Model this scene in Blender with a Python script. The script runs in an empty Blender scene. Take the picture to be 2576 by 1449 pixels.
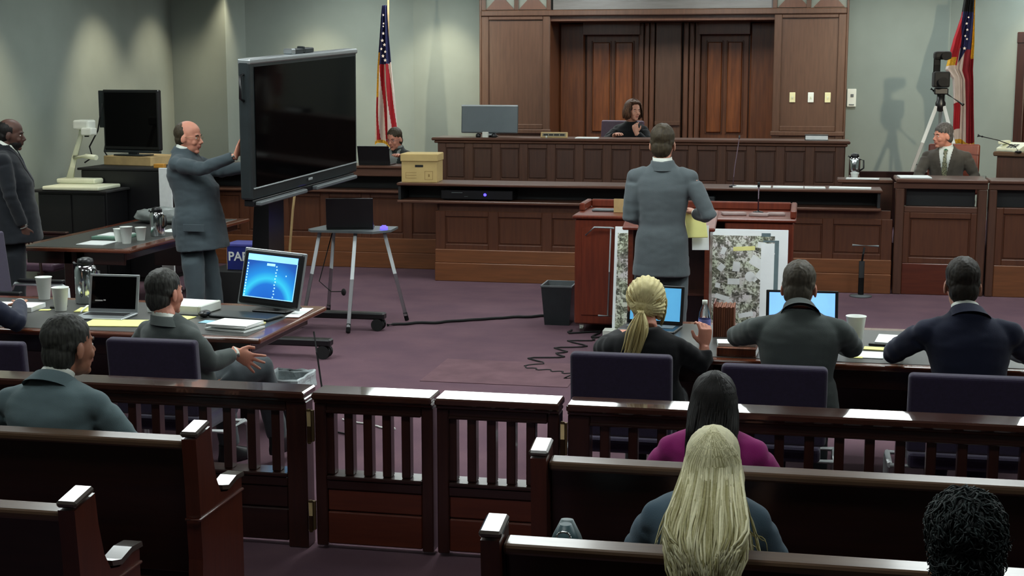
import bpy, bmesh, math, random
from mathutils import Vector, Matrix, noise
R = math.radians
C = bpy.context.scene.collection
random.seed(7)

# ---------------------------------------------------------------- materials
def _m(name):
    m = bpy.data.materials.new(name); m.use_nodes = True
    nt = m.node_tree; b = nt.nodes['Principled BSDF']
    return m, nt, b

def lin(c):
    return tuple((v/12.92 if v <= 0.04045 else ((v+0.055)/1.055)**2.4) for v in [x/255. for x in c]) + (1.,)

def mat(name, rgb, rough=.5, metal=0., var=.12, scale=9., stretch=(1,1,1), bump=0., coat=0., spec=.5, rgb2=None, emit=None, es=0., sheen=0., detail=3., bscale=None):
    """principled material whose base colour drifts between two tones on a noise field"""
    m, nt, b = _m(name)
    L = nt.links
    tc = nt.nodes.new('ShaderNodeTexCoord'); mp = nt.nodes.new('ShaderNodeMapping')
    mp.inputs['Scale'].default_value = stretch
    nz = nt.nodes.new('ShaderNodeTexNoise'); nz.inputs['Scale'].default_value = scale; nz.inputs['Detail'].default_value = detail
    L.new(tc.outputs['Object'], mp.inputs['Vector']); L.new(mp.outputs['Vector'], nz.inputs['Vector'])
    rp = nt.nodes.new('ShaderNodeValToRGB')
    a = lin(rgb); c2 = lin(rgb2) if rgb2 else None
    lo = tuple(v*(1-var) for v in a[:3])+(1,); hi = tuple(min(1, v*(1+var)) for v in a[:3])+(1,)
    if c2: lo, hi = a, c2
    rp.color_ramp.elements[0].position = .34; rp.color_ramp.elements[1].position = .66
    rp.color_ramp.elements[0].color = lo; rp.color_ramp.elements[1].color = hi
    L.new(nz.outputs['Fac'], rp.inputs['Fac']); L.new(rp.outputs['Color'], b.inputs['Base Color'])
    b.inputs['Roughness'].default_value = rough; b.inputs['Metallic'].default_value = metal
    b.inputs['Specular IOR Level'].default_value = spec
    b.inputs['Coat Weight'].default_value = coat; b.inputs['Coat Roughness'].default_value = .12
    if sheen:
        b.inputs['Sheen Weight'].default_value = sheen; b.inputs['Sheen Roughness'].default_value = .5
    if bump:
        bp = nt.nodes.new('ShaderNodeBump'); bp.inputs['Strength'].default_value = bump; bp.inputs['Distance'].default_value = .01
        if bscale:
            n2 = nt.nodes.new('ShaderNodeTexNoise'); n2.inputs['Scale'].default_value = bscale; n2.inputs['Detail'].default_value = 2
            L.new(mp.outputs['Vector'], n2.inputs['Vector']); L.new(n2.outputs['Fac'], bp.inputs['Height'])
        else:
            L.new(nz.outputs['Fac'], bp.inputs['Height'])
        L.new(bp.outputs['Normal'], b.inputs['Normal'])
    if emit:
        b.inputs['Emission Color'].default_value = lin(emit); b.inputs['Emission Strength'].default_value = es
    return m

def wood(name, a, c, rough=.32, vert=False, coat=.35, scale=5.):
    st = (7, 7, .6) if vert else (.6, 7, 7)
    return mat(name, a, rough, var=.2, rgb2=c, scale=scale, stretch=st, bump=.04, coat=coat, detail=5)

def hairmat(name, a, c, isl=True, rough=.55, spec=.25, st=(38, 38, 2.2)):
    m, nt, b = _m(name); L = nt.links
    tc = nt.nodes.new('ShaderNodeTexCoord'); mp = nt.nodes.new('ShaderNodeMapping'); mp.inputs['Scale'].default_value = st
    nz = nt.nodes.new('ShaderNodeTexNoise'); nz.inputs['Scale'].default_value = 3.; nz.inputs['Detail'].default_value = 4
    L.new(tc.outputs['Object'], mp.inputs['Vector']); L.new(mp.outputs['Vector'], nz.inputs['Vector'])
    ge = nt.nodes.new('ShaderNodeNewGeometry')
    mx = nt.nodes.new('ShaderNodeMath'); mx.operation = 'MULTIPLY_ADD'; mx.inputs[1].default_value = .65
    if isl: L.new(ge.outputs['Random Per Island'], mx.inputs[0])
    else: mx.inputs[0].default_value = .3
    m2 = nt.nodes.new('ShaderNodeMath'); m2.operation = 'MULTIPLY_ADD'; m2.inputs[1].default_value = .3 if isl else 1.; m2.inputs[2].default_value = .02 if isl else -.25
    L.new(nz.outputs['Fac'], m2.inputs[0]); L.new(m2.outputs[0], mx.inputs[2])
    rp = nt.nodes.new('ShaderNodeValToRGB')
    rp.color_ramp.elements[0].color = lin(a); rp.color_ramp.elements[1].color = lin(c)
    rp.color_ramp.elements[0].position = .2; rp.color_ramp.elements[1].position = .8
    L.new(mx.outputs[0], rp.inputs['Fac']); L.new(rp.outputs['Color'], b.inputs['Base Color'])
    b.inputs['Roughness'].default_value = rough; b.inputs['Specular IOR Level'].default_value = spec
    bp = nt.nodes.new('ShaderNodeBump'); bp.inputs['Strength'].default_value = .15; bp.inputs['Distance'].default_value = .006
    L.new(nz.outputs['Fac'], bp.inputs['Height']); L.new(bp.outputs['Normal'], b.inputs['Normal'])
    return m

M = {}
M['wall'] = mat('painted wall', (124,133,126), .85, var=.03, scale=3., bump=.03, bscale=160)
M['ceil'] = mat('ceiling tile', (190,192,186), .9, var=.05, scale=40)
M['carpet'] = mat('purple carpet', (101,78,89), .97, var=.2, scale=2.2, bump=.5, bscale=420, spec=.1, rgb2=(114,88,97), detail=6)
M['carpet2'] = mat('purple carpet worn', (117,90,97), .97, var=.15, scale=4, bump=.5, bscale=420, spec=.1)
M['panel'] = wood('bench wood', (74,46,33), (85,54,39), .42, True, .15)
M['panelh'] = wood('bench wood rail', (82,52,38), (94,60,45), .38, False, .25)
M['panelin'] = wood('bench inset panel', (67,43,33), (77,50,39), .42, True, .15)
M['basew'] = wood('base board wood', (106,62,31), (122,72,38), .5, False, .1)
M['counterp'] = wood('counter panel wood', (79,42,23), (90,50,28), .45, True, .12)
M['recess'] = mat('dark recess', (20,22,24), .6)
M['dwood'] = wood('dark varnished wood', (38,18,14), (48,23,17), .28, False, .5)
M['dwoodv'] = wood('dark varnished upright', (44,21,16), (56,27,19), .3, True, .4)
M['railcap'] = mat('polished rail cap', (58,32,24), .2, var=.15, rgb2=(70,40,30), scale=4, stretch=(.6,7,7), coat=1., detail=5)
M['railcap'].node_tree.nodes['Principled BSDF'].inputs['Coat Roughness'].default_value = .05
M['redwood'] = wood('red mahogany', (98,38,20), (116,48,26), .38, True, .3)
M['gatew'] = wood('gate panel wood', (82,35,20), (96,43,25), .35, False, .35)
M['pew'] = wood('pew dark wood', (33,15,11), (42,20,14), .3, False, .4)
M['pewend'] = wood('pew end wood', (66,28,17), (78,34,21), .33, True, .3)
M['pewcap'] = wood('pew cap wood', (84,63,47), (100,76,57), .3, False, .3)
M['wallwood'] = wood('wall panelling', (78,54,41), (89,63,48), .3, True, .35)
M['doorw'] = wood('door wood', (86,48,27), (108,62,34), .35, True, .3, 4.)
M['doorp'] = wood('door panel wood', (98,52,27), (130,74,38), .3, True, .4, 4.)
M['ornw'] = wood('ornament wood', (86,54,38), (96,62,44), .4, True, .2)
M['doord'] = wood('door frame wood', (84,52,36), (98,62,43), .35, True, .3)
M['tabletop'] = mat('table inlay', (66,66,64), .35, var=.06, scale=30)
M['tablew'] = wood('table wood', (92,46,28), (108,56,34), .25, False, .6)
M['black'] = mat('black plastic', (18,18,20), .35)
M['blackm'] = mat('black matte', (15,15,16), .7)
M['screen'] = mat('dark glass screen', (7,6,7), .06, var=.02, spec=.1)
M['charcoal'] = mat('charcoal frame', (38,44,46), .35)
M['chrome'] = mat('chrome', (205,210,212), .12, 1.0, var=.03)
M['silver'] = mat('silver plastic', (168,176,178), .3, .25, var=.04)
M['steel'] = mat('bright steel tube', (206,211,212), .25, .0, var=.03, spec=.8)
M['board'] = mat('white board', (242,247,247), .6, var=.02)
M['capgloss'] = mat('polished end cap', (66,58,52), .22, var=.15, rgb2=(76,68,62), scale=4, stretch=(7,.6,7), coat=1.)
M['monback'] = mat('dark silver shell', (92,100,103), .28, .4, var=.03)
M['alu'] = mat('aluminium', (178,184,186), .35, .8, var=.03)
M['greyp'] = mat('grey plastic', (92,98,100), .5)
M['brass'] = mat('dull brass', (132,112,78), .4, .7)
M['white'] = mat('white plastic', (214,218,208), .4, var=.03)
M['paper'] = mat('white paper', (236,240,238), .8, var=.03, scale=20)
M['yellow'] = mat('yellow paper', (236,233,150), .8, var=.04)
M['bluep'] = mat('blue paper', (150,196,210), .8, var=.04)
M['greenp'] = mat('green folder', (120,158,140), .7)
M['foam'] = mat('foam cup', (222,226,220), .6, var=.03)
M['card'] = mat('cardboard', (196,170,112), .8, var=.06, scale=6)
M['carddk'] = mat('cardboard print', (140,112,66), .8)
M['tan'] = mat('tan wood box', (188,160,110), .7)
M['orange'] = mat('orange box', (200,140,50), .7)
M['purple'] = mat('purple upholstery', (44,33,61), .95, var=.12, scale=60, bump=.25, bscale=500, sheen=.25)
M['leather'] = mat('burgundy leather', (84,62,78), .4, var=.1, scale=30)
M['ivory'] = mat('ivory plate', (212,206,160), .5, var=.03)
M['blue'] = mat('deep blue card', (20,34,110), .5, var=.1)
M['led'] = mat('blue led', (40,40,255), .4, emit=(60,50,255), es=6.)
M['cream'] = mat('cream plastic', (206,210,186), .45, var=.04)
M['rubber'] = mat('black rubber', (14,14,15), .8)
M['liner'] = mat('bin liner', (188,198,200), .35, var=.1, scale=25, bump=.5, bscale=30)
M['teal'] = mat('teal bag', (60,86,92), .4, var=.2, scale=14)
M['bagg'] = mat('grey bag', (120,136,138), .45, var=.15, scale=14)
M['brown'] = mat('brown folder', (128,72,42), .7, stretch=(60,1,1), scale=2., rgb2=(96,50,30))
M['gold'] = mat('gold fringe', (214,172,52), .6, var=.25, scale=60)
M['fred'] = mat('flag red', (176,30,44), .75, var=.08)
M['fmar'] = mat('flag deep red', (140,26,40), .75, var=.08)
M['fwhite'] = mat('flag white', (218,206,200), .75, var=.05)
M['fblue'] = mat('flag blue', (36,38,86), .75, var=.1)
M['glassb'] = None
def glass(name, col=(1,1,1,1), rough=.02):
    m, nt, b = _m(name)
    b.inputs['Base Color'].default_value = col; b.inputs['Transmission Weight'].default_value = 1.; b.inputs['Roughness'].default_value = rough; b.inputs['IOR'].default_value = 1.33
    return m
M['glassb'] = glass('clear bottle', (.86,.92,.95,1), .05)
M['label'] = mat('bottle label', (120,124,190), .5)

def emis(name, rgb, s, rgb2=None, scale=2.):
    m = mat(name, rgb, .3, emit=rgb, es=s)
    return m

# screen with a blue desktop picture: an arc of light on blue
def desktop_screen():
    m, nt, b = _m('lit desktop screen'); L = nt.links
    tc = nt.nodes.new('ShaderNodeTexCoord'); sx = nt.nodes.new('ShaderNodeSeparateXYZ')
    L.new(tc.outputs['Object'], sx.inputs[0])
    def math_(op, a, bb, c=None):
        n = nt.nodes.new('ShaderNodeMath'); n.operation = op
        for i, v in enumerate((a, bb, c)):
            if v is None: continue
            if isinstance(v, (int, float)): n.inputs[i].default_value = v
            else: L.new(v, n.inputs[i])
        return n.outputs[0]
    # object axes: x across, z up, centre of the screen at 0,0
    dx = math_('ADD', sx.outputs['X'], .01); dz = math_('ADD', sx.outputs['Z'], .16)
    r = math_('SQRT', math_('ADD', math_('MULTIPLY', dx, dx), math_('MULTIPLY', dz, dz)), 0)
    rp = nt.nodes.new('ShaderNodeValToRGB'); e = rp.color_ramp.elements
    e[0].position = 0; e[0].color = lin((30,96,200)); e[1].position = 1.; e[1].color = lin((40,66,140))
    for p, c in ((.36,(36,120,220)),(.46,(60,210,250)),(.58,(40,150,235)),(.78,(36,96,190))):
        q = e.new(p); q.color = lin(c)
    L.new(math_('MULTIPLY', r, 2.9), rp.inputs['Fac'])
    L.new(rp.outputs['Color'], b.inputs['Emission Color']); b.inputs['Emission Strength'].default_value = 1.0
    b.inputs['Base Color'].default_value = (.01,.02,.05,1); b.inputs['Roughness'].default_value = .2
    return m
M['desktop'] = desktop_screen()
M['lit_pale'] = emis('lit toolbar', (150,215,240), .85)
M['lit_icon'] = emis('lit icons', (170,225,250), .9)
M['lit_cyan'] = emis('lit cyan screen', (86,160,205), .8)
M['lit_white'] = emis('lit pale screen', (128,186,250), 1.0)
M['dim_text'] = emis('lit caption', (120,120,118), .5)

def aerial():
    m, nt, b = _m('aerial photo print'); L = nt.links
    tc = nt.nodes.new('ShaderNodeTexCoord')
    v = nt.nodes.new('ShaderNodeTexVoronoi'); v.inputs['Scale'].default_value = 24.; v.distance = 'CHEBYCHEV'
    v2 = nt.nodes.new('ShaderNodeTexVoronoi'); v2.inputs['Scale'].default_value = 9.; v2.feature = 'DISTANCE_TO_EDGE'
    nz = nt.nodes.new('ShaderNodeTexNoise'); nz.inputs['Scale'].default_value = 48.; nz.inputs['Detail'].default_value = 4
    for n in (v, v2, nz): L.new(tc.outputs['Object'], n.inputs['Vector'])
    rp = nt.nodes.new('ShaderNodeValToRGB'); e = rp.color_ramp.elements
    e[0].position = .0; e[0].color = lin((44,46,44)); e[1].position = 1.; e[1].color = lin((226,228,220))
    for p, c in ((.3,(88,90,80)),(.5,(132,132,118)),(.62,(160,160,150)),(.7,(230,232,226))):
        q = e.new(p); q.color = lin(c)
    sp = nt.nodes.new('ShaderNodeSeparateColor'); L.new(v.outputs['Color'], sp.inputs[0])
    mx = nt.nodes.new('ShaderNodeMath'); mx.operation = 'MULTIPLY_ADD'; mx.inputs[1].default_value = .55
    L.new(sp.outputs[0], mx.inputs[0])
    m3 = nt.nodes.new('ShaderNodeMath'); m3.operation = 'MULTIPLY_ADD'; m3.inputs[1].default_value = 1.5; m3.inputs[2].default_value = -.45
    L.new(nz.outputs['Fac'], m3.inputs[0]); L.new(m3.outputs[0], mx.inputs[2])
    L.new(mx.outputs[0], rp.inputs['Fac'])
    road = nt.nodes.new('ShaderNodeMath'); road.operation = 'LESS_THAN'; road.inputs[1].default_value = .02
    L.new(v2.outputs['Distance'], road.inputs[0])
    mix = nt.nodes.new('ShaderNodeMix'); mix.data_type = 'RGBA'
    L.new(road.outputs[0], mix.inputs[0]); L.new(rp.outputs['Color'], mix.inputs[6]); mix.inputs[7].default_value = lin((186,186,176))
    n4 = nt.nodes.new('ShaderNodeTexNoise'); n4.inputs['Scale'].default_value = 7.; L.new(tc.outputs['Object'], n4.inputs['Vector'])
    r4 = nt.nodes.new('ShaderNodeValToRGB'); r4.color_ramp.elements[0].position = .38; r4.color_ramp.elements[1].position = .62
    r4.color_ramp.elements[0].color = (.9,.96,.8,1); r4.color_ramp.elements[1].color = (1,.93,1,1); L.new(n4.outputs['Fac'], r4.inputs['Fac'])
    m4 = nt.nodes.new('ShaderNodeMix'); m4.data_type = 'RGBA'; m4.blend_type = 'MULTIPLY'; m4.inputs[0].default_value = 1.
    L.new(mix.outputs[2], m4.inputs[6]); L.new(r4.outputs['Color'], m4.inputs[7])
    L.new(m4.outputs[2], b.inputs['Base Color']); b.inputs['Roughness'].default_value = .35
    return m
M['aerial'] = aerial()

# ---------------------------------------------------------------- mesh helpers
def merge(bm, t, mi=0):
    for f in t.faces: f.material_index = mi
    me = bpy.data.meshes.new('t'); t.to_mesh(me); t.free(); bm.from_mesh(me); bpy.data.meshes.remove(me)

def box(bm, x0, x1, y0, y1, z0, z1, bev=.004, mi=0, mtx=None, seg=1):
    t = bmesh.new(); bmesh.ops.create_cube(t, size=1)
    dx, dy, dz = abs(x1-x0), abs(y1-y0), abs(z1-z0)
    bmesh.ops.scale(t, vec=(dx, dy, dz), verts=t.verts)
    bv = min(bev, .32*min(dx, dy, dz))
    if bv > 1e-5: bmesh.ops.bevel(t, geom=t.edges[:], offset=bv, segments=seg, affect='EDGES', profile=.5)
    bmesh.ops.translate(t, vec=((x0+x1)/2, (y0+y1)/2, (z0+z1)/2), verts=t.verts)
    if mtx: bmesh.ops.transform(t, matrix=mtx, verts=t.verts)
    merge(bm, t, mi)

def frame_of(d):
    d = Vector(d).normalized()
    a = Vector((0,0,1)) if abs(d.z) < .9 else Vector((0,1,0))
    u = d.cross(a).normalized(); return u, u.cross(d).normalized()

def rings(bm, rs, cap=True, mi=0, smooth=True, closed=False):
    """skin a list of vertex-coordinate rings"""
    vs = [[bm.verts.new(p) for p in r] for r in rs]
    n = len(vs[0]); seq = list(zip(vs, vs[1:]))
    if closed: seq.append((vs[-1], vs[0]))
    for a, b in seq:
        for i in range(n):
            f = bm.faces.new((a[i], a[(i+1) % n], b[(i+1) % n], b[i])); f.material_index = mi; f.smooth = smooth
    if cap and not closed:
        for r, flip in ((vs[0], True), (vs[-1], False)):
            f = bm.faces.new(list(reversed(r)) if flip else r); f.material_index = mi
    return vs

def tube(bm, pts, r, n=8, mi=0, cap=True, flat=1.):
    pts = [Vector(p) for p in pts]; rr = r if isinstance(r, (list, tuple)) else [r]*len(pts)
    out = []; u0 = None
    for i, p in enumerate(pts):
        d = (pts[min(i+1, len(pts)-1)]-pts[max(i-1, 0)])
        if d.length < 1e-9: d = Vector((0,0,1))
        d.normalize()
        if u0 is None: u, v = frame_of(d)
        else:
            u = (u0-d*u0.dot(d))
            if u.length < 1e-6: u, _ = frame_of(d)
            u.normalize(); v = d.cross(u)
        u0 = u
        out.append([p+(u*math.cos(2*math.pi*k/n)+v*math.sin(2*math.pi*k/n)*flat)*rr[i] for k in range(n)])
    rings(bm, out, cap, mi)

def cyl(bm, p0, p1, r0, r1=None, n=16, mi=0): tube(bm, [p0, p1], [r0, r0 if r1 is None else r1], n, mi)

def lathe(bm, prof, c=(0,0,0), n=24, mi=0, cap=True):
    c = Vector(c)
    rings(bm, [[c+Vector((r*math.cos(2*math.pi*k/n), r*math.sin(2*math.pi*k/n), z)) for k in range(n)] for r, z in prof], cap, mi)

def ell(bm, c, rad, mtx=None, u=20, v=14, mi=0):
    t = bmesh.new(); bmesh.ops.create_uvsphere(t, u_segments=u, v_segments=v, radius=1)
    bmesh.ops.scale(t, vec=rad, verts=t.verts); bmesh.ops.translate(t, vec=c, verts=t.verts)
    if mtx: bmesh.ops.transform(t, matrix=mtx, verts=t.verts)
    for f in t.faces: f.smooth = True
    merge(bm, t, mi)

def prism(bm, poly, z0, z1, mi=0, mtx=None):
    """extrude a list of (x,y) upward from z0 to z1"""
    t = bmesh.new()
    a = [t.verts.new((x, y, z0)) for x, y in poly]; b = [t.verts.new((x, y, z1)) for x, y in poly]
    n = len(poly); t.faces.new(list(reversed(a))); t.faces.new(b)
    for i in range(n): t.faces.new((a[i], a[(i+1) % n], b[(i+1) % n], b[i]))
    bmesh.ops.recalc_face_normals(t, faces=t.faces)
    if mtx: bmesh.ops.transform(t, matrix=mtx, verts=t.verts)
    merge(bm, t, mi)

BM = bmesh.new
def obj(name, bm, m, parent=None, world=True):
    """link a bmesh as one object; with a parent, world-space vertices are moved into the parent's frame"""
    bmesh.ops.recalc_face_normals(bm, faces=bm.faces)
    if parent is not None and world:
        bmesh.ops.transform(bm, matrix=WM[parent.name].inverted(), verts=bm.verts)
    me = bpy.data.meshes.new(name); bm.to_mesh(me); bm.free()
    for mm in (m if isinstance(m, (list, tuple)) else [m]): me.materials.append(mm)
    o = bpy.data.objects.new(name, me); C.objects.link(o)
    if parent is not None: o.parent = parent
    if parent is None: WM[o.name] = Matrix.Identity(4)
    else: WM[o.name] = WM[parent.name].copy()
    return o
WM = {}
def tag(o, label=None, cat=None, group=None, kind=None):
    for k, v in (('label', label), ('category', cat), ('group', group), ('kind', kind)):
        if v: o[k] = v
    return o
def thing(name, label, cat, loc=(0,0,0), rz=0., group=None):
    o = bpy.data.objects.new(name, None); C.objects.link(o); o.empty_display_size = .1
    o.location = loc; o.rotation_euler = (0, 0, rz)
    WM[o.name] = Matrix.Translation(Vector(loc)) @ Matrix.Rotation(rz, 4, 'Z')
    return tag(o, label, cat, group)
def one(name, bm, m, label, cat, base, group=None, rz=0.):
    """a thing that is one mesh, its origin moved to its base; vertices given in world space"""
    bmesh.ops.recalc_face_normals(bm, faces=bm.faces)
    mt = Matrix.Translation(Vector(base)) @ Matrix.Rotation(rz, 4, 'Z')
    bmesh.ops.transform(bm, matrix=mt.inverted(), verts=bm.verts)
    me = bpy.data.meshes.new(name); bm.to_mesh(me); bm.free()
    for mm in (m if isinstance(m, (list, tuple)) else [m]): me.materials.append(mm)
    o = bpy.data.objects.new(name, me); C.objects.link(o); o.location = base; o.rotation_euler = (0,0,rz)
    WM[o.name] = mt
    return tag(o, label, cat, group)
def struct(name, bm, m, parent=None, label=None):
    o = obj(name, bm, m, parent)
    if parent is None: o['kind'] = 'structure'
    if label: o['label'] = label
    return o
def B(*a, **k):
    bm = BM(); box(bm, *a, **k); return bm
def RZ(x, y, z, a): return Matrix.Translation((x, y, z)) @ Matrix.Rotation(a, 4, 'Z')
def copy_tree(o, parent=None):
    c = o.copy(); C.objects.link(c)
    if parent is not None: c.parent = parent
    for ch in list(o.children): copy_tree(ch, c)
    return c

# ---------------------------------------------------------------- camera
W_, H_, F_ = 2576., 1449., 3600.
th = math.atan((H_/2-180.)/F_); ps = math.atan((2030.-W_/2)*math.cos(th)/F_)
cam = bpy.data.cameras.new('camera'); co = bpy.data.objects.new('camera', cam); C.objects.link(co)
fw = Vector((-math.sin(ps)*math.cos(th), math.cos(ps)*math.cos(th), -math.sin(th)))
co.location = (0, 0, 2.25); co.rotation_euler = fw.to_track_quat('-Z', 'Y').to_euler()
cam.sensor_width = 36.; cam.lens = F_/W_*36.; cam.clip_start = .05; cam.clip_end = 100
bpy.context.scene.camera = co
# ---------------------------------------------------------------- the room
CZ = 3.65
bm = BM(); box(bm, -9.2, 6.2, -2.2, 21, -.12, 0, 0); struct('floor', bm, M['carpet'])
bm = BM(); box(bm, -9.2, 6.2, -2.2, 21, CZ, CZ+.12, 0); struct('ceiling', bm, M['ceil'])
def wallseg(name, pts, closed=False, z0=0, t=.12, side=1):
    bm = BM(); 
    for (ax, ay), (bx, by) in zip(pts, pts[1:]):
        d = Vector((bx-ax, by-ay, 0)).normalized(); nrm = Vector((-d.y, d.x, 0))*t*side
        prism(bm, [(ax, ay), (bx, by), (bx+nrm.x, by+nrm.y), (ax+nrm.x, ay+nrm.y)], z0, CZ)
    return struct(name, bm, M['wall'])
wallseg('wall_left', [(-8.07, -2.1), (-8.07, 17.54)])
wallseg('wall_pilaster', [(-8.07, 17.54), (-7.33, 17.54)]); wallseg('wall_pilaster_side', [(-7.33, 17.66), (-7.33, 18.22)])
wallseg('wall_angled_left', [(-7.33, 18.22), (-5.51, 20)])
wallseg('wall_back', [(-5.51, 20), (-4.36, 20)]); wallseg('wall_back_right', [(.43, 20), (1.84, 20)])
wallseg('wall_angled_right', [(1.84, 20), (2.62, 19.2), (3.6, 18.2)])
wallseg('wall_right', [(3.6, 18.2), (5.6, 16.2), (5.6, -2.1)])
wallseg('wall_rear', [(5.6, -2.1), (-8.07, -2.1)])

# door frame seen at the edge of the angled right wall
ar = Matrix.Translation((2.62, 19.2, 0)) @ Matrix.Rotation(R(-45.6), 4, 'Z')
d = thing('door_1', 'dark red wooden door and frame in the angled wall behind the side counter', 'door', (2.62, 19.2, 0), R(-45.6)); d['kind'] = 'structure'
bm = BM(); box(bm, .0, .14, -.06, -.002, 0, 2.74, .01, mtx=ar); box(bm, 1.06, 1.2, -.06, -.002, 0, 2.74, .01, mtx=ar); box(bm, .0, 1.2, -.07, -.002, 2.6, 2.74, .01, mtx=ar)
obj('door_frame', bm, M['dwoodv'], d)
bm = BM(); box(bm, .14, 1.06, -.035, -.004, 0.01, 2.6, .005, mtx=ar); obj('door_leaf', bm, M['dwoodv'], d)

# raised platforms behind the counters
bm = BM(); box(bm, -4.3, .48, 16.6, 19.58, 0, .62, 0); box(bm, -3.5, -.4, 19.58, 20.7, 0, .62, 0); struct('floor_judge_platform', bm, M['carpet'])
bm = BM(); box(bm, .49, 3.4, 15.62, 18.3, 0, .45, 0); box(bm, .49, 1.8, 18.3, 19.95, 0, .45, 0); struct('floor_witness_platform', bm, M['carpet'])
bm = BM(); box(bm, -6.6, -4.31, 16.3, 17.9, 0, .3, 0); struct('floor_clerk_platform', bm, M['carpet'])
bm = BM(); box(bm, .56, 1.5, 17.2, 17.26, .45, 1.1, .008); struct('trim_1', bm, M['dwood'])

# panelled wood wall behind the judge: central recess with two doors
XL, XR, YW = -4.42, .49, 19.6
w = thing('wall_panelling', 'brown wood panelled wall with a deep central recess behind the judge', 'panelling', (-1.95, YW, 0)); w['kind'] = 'structure'
bm = BM()
box(bm, XL, -3.47, YW, 19.96, .62, 3.0, .004); box(bm, -.43, XR, YW, 19.96, .62, 3.0, .004)
obj('side_pier', bm, M['wallwood'], w)
bm = BM()   # applied mouldings on the piers
for a, b in ((XL, -3.46), (-.44, XR)):
    box(bm, a, a+.1, YW-.03, YW, .62, 3.0, .008); box(bm, b-.1, b, YW-.03, YW, .62, 3.0, .008)
    box(bm, a+.1, b-.1, YW-.03, YW, 2.95, 3.0, .008); box(bm, a+.1, b-.1, YW-.03, YW, 1.46, 1.53, .008)
    box(bm, a-.02, b+.02, YW-.06, YW, 1.4, 1.46, .01)
obj('pier_moulding', bm, M['wallwood'], w)
bm = BM(); box(bm, XL, XR, YW-.05, 19.96, 3.0, 3.08, .012); box(bm, XL-.03, XL, YW-.03, 19.96, .62, 3.6, .008); box(bm, XR, XR+.03, YW-.03, 19.96, .62, 3.6, .008)
obj('entablature', bm, M['wallwood'], w)
bm = BM(); box(bm, -3.42, -.48, YW-.02, 19.96, 3.08, 3.62, .006); obj('frieze_panel', bm, mat('frieze veneer', (98,94,90), .18, var=.1, rgb2=(110,106,102), scale=4, stretch=(.6,7,7), coat=.6), w)
bm = BM()
for a, b in ((XL, -3.46), (-.44, XR)): box(bm, a, b, YW+.02, 19.96, 3.08, 3.62, 0)
obj('frieze_backing', bm, mat('frieze backing', (116,118,106), .5), w)
for a in (XL+.06, XL+.52, -.40, .06):
    bm = BM(); prism(bm, [(0,0),(.4,0),(.24,.17),(.24,.3),(.4,.47),(0,.47),(.16,.3),(.16,.17)], 0, .025, mtx=Matrix.Translation((a, YW+.02, 3.09)) @ Matrix.Rotation(R(90), 4, 'X'))
    obj('hourglass_ornament', bm, M['ornw'], w)
bm = BM()
for a in (XL+.03, -.94+.5, -3.48, .0, -3.93): box(bm, a-.03, a+.03, YW-.02, YW+.02, 3.08, 3.62, .006)
obj('frieze_stile', bm, M['wallwood'], w)
bm = BM(); box(bm, -3.56, -3.46, YW+.01, 20.5, .62, 3.0, .003); box(bm, -.44, -.34, YW+.01, 20.5, .62, 3.0, .003); obj('recess_side', bm, M['doorw'], w)
bm = BM(); box(bm, -3.46, -.44, YW+.03, 20.5, 2.93, 3.0, .003); box(bm, -3.1, -2.3, 20.2, 20.5, 2.76, 2.93, .003); box(bm, -1.48, -.78, 20.2, 20.5, 2.76, 2.93, .003); obj('recess_soffit', bm, M['doord'], w)
bm = BM(); box(bm, -3.6, -.3, 20.5, 20.6, .62, 3.0, 0); obj('recess_back', bm, M['doord'], w)
for a, b in ((-3.46, -3.1), (-.78, -.44)):
    obj('pilaster', B(a, b, 20.38, 20.5, .62, 2.93, .02), M['doorw'], w)
bm = BM(); box(bm, -2.08, -1.72, 20.25, 20.5, .62, 2.93, .01); box(bm, -2.08, -1.72, 20.22, 20.25, 1.5, 1.56, .008); obj('centre_panel', bm, M['wallwood'], w)
for x in (-2.29, -2.21, -2.13, -1.66, -1.58, -1.5):
    obj('fluted_moulding', B(x-.036, x+.036, 20.3-.02*(abs(x+1.9) < .3), 20.5, .62, 2.93, .02, seg=2), M['doord'], w)
for k, (a, b) in enumerate(((-3.08, -2.33), (-1.46, -.8))):
    dd = thing('door_%d' % (k+2), 'brown panelled door in the %s half of the recess behind the judge' % ('left', 'right')[k], 'door', ((a+b)/2, 20.5, .62)); dd['kind'] = 'structure'
    bm = BM(); box(bm, a, b, 20.45, 20.499, .63, 2.76, .006); obj('door_leaf', bm, M['doorw'], dd)
    wd = (b-a-.1)/2
    for j in range(2):
        for z0, z1 in ((.75, 1.3), (1.4, 2.66)):
            bm = BM(); box(bm, a+.05+j*wd+.04, a+.05+(j+1)*wd-.04, 20.41, 20.45, z0, z1, .035); obj('raised_panel', bm, M['doorp'], dd)
    bm = BM()
    for z0, z1 in ((.75, 1.3), (1.4, 2.66)):
        for j in range(2):
            u, v = a+.05+j*wd+.02, a+.05+(j+1)*wd-.02
            box(bm, u, u+.02, 20.43, 20.45, z0-.02, z1+.02, .006); box(bm, v-.02, v, 20.43, 20.45, z0-.02, z1+.02, .006)
    obj('panel_moulding', bm, M['doord'], dd)

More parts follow.
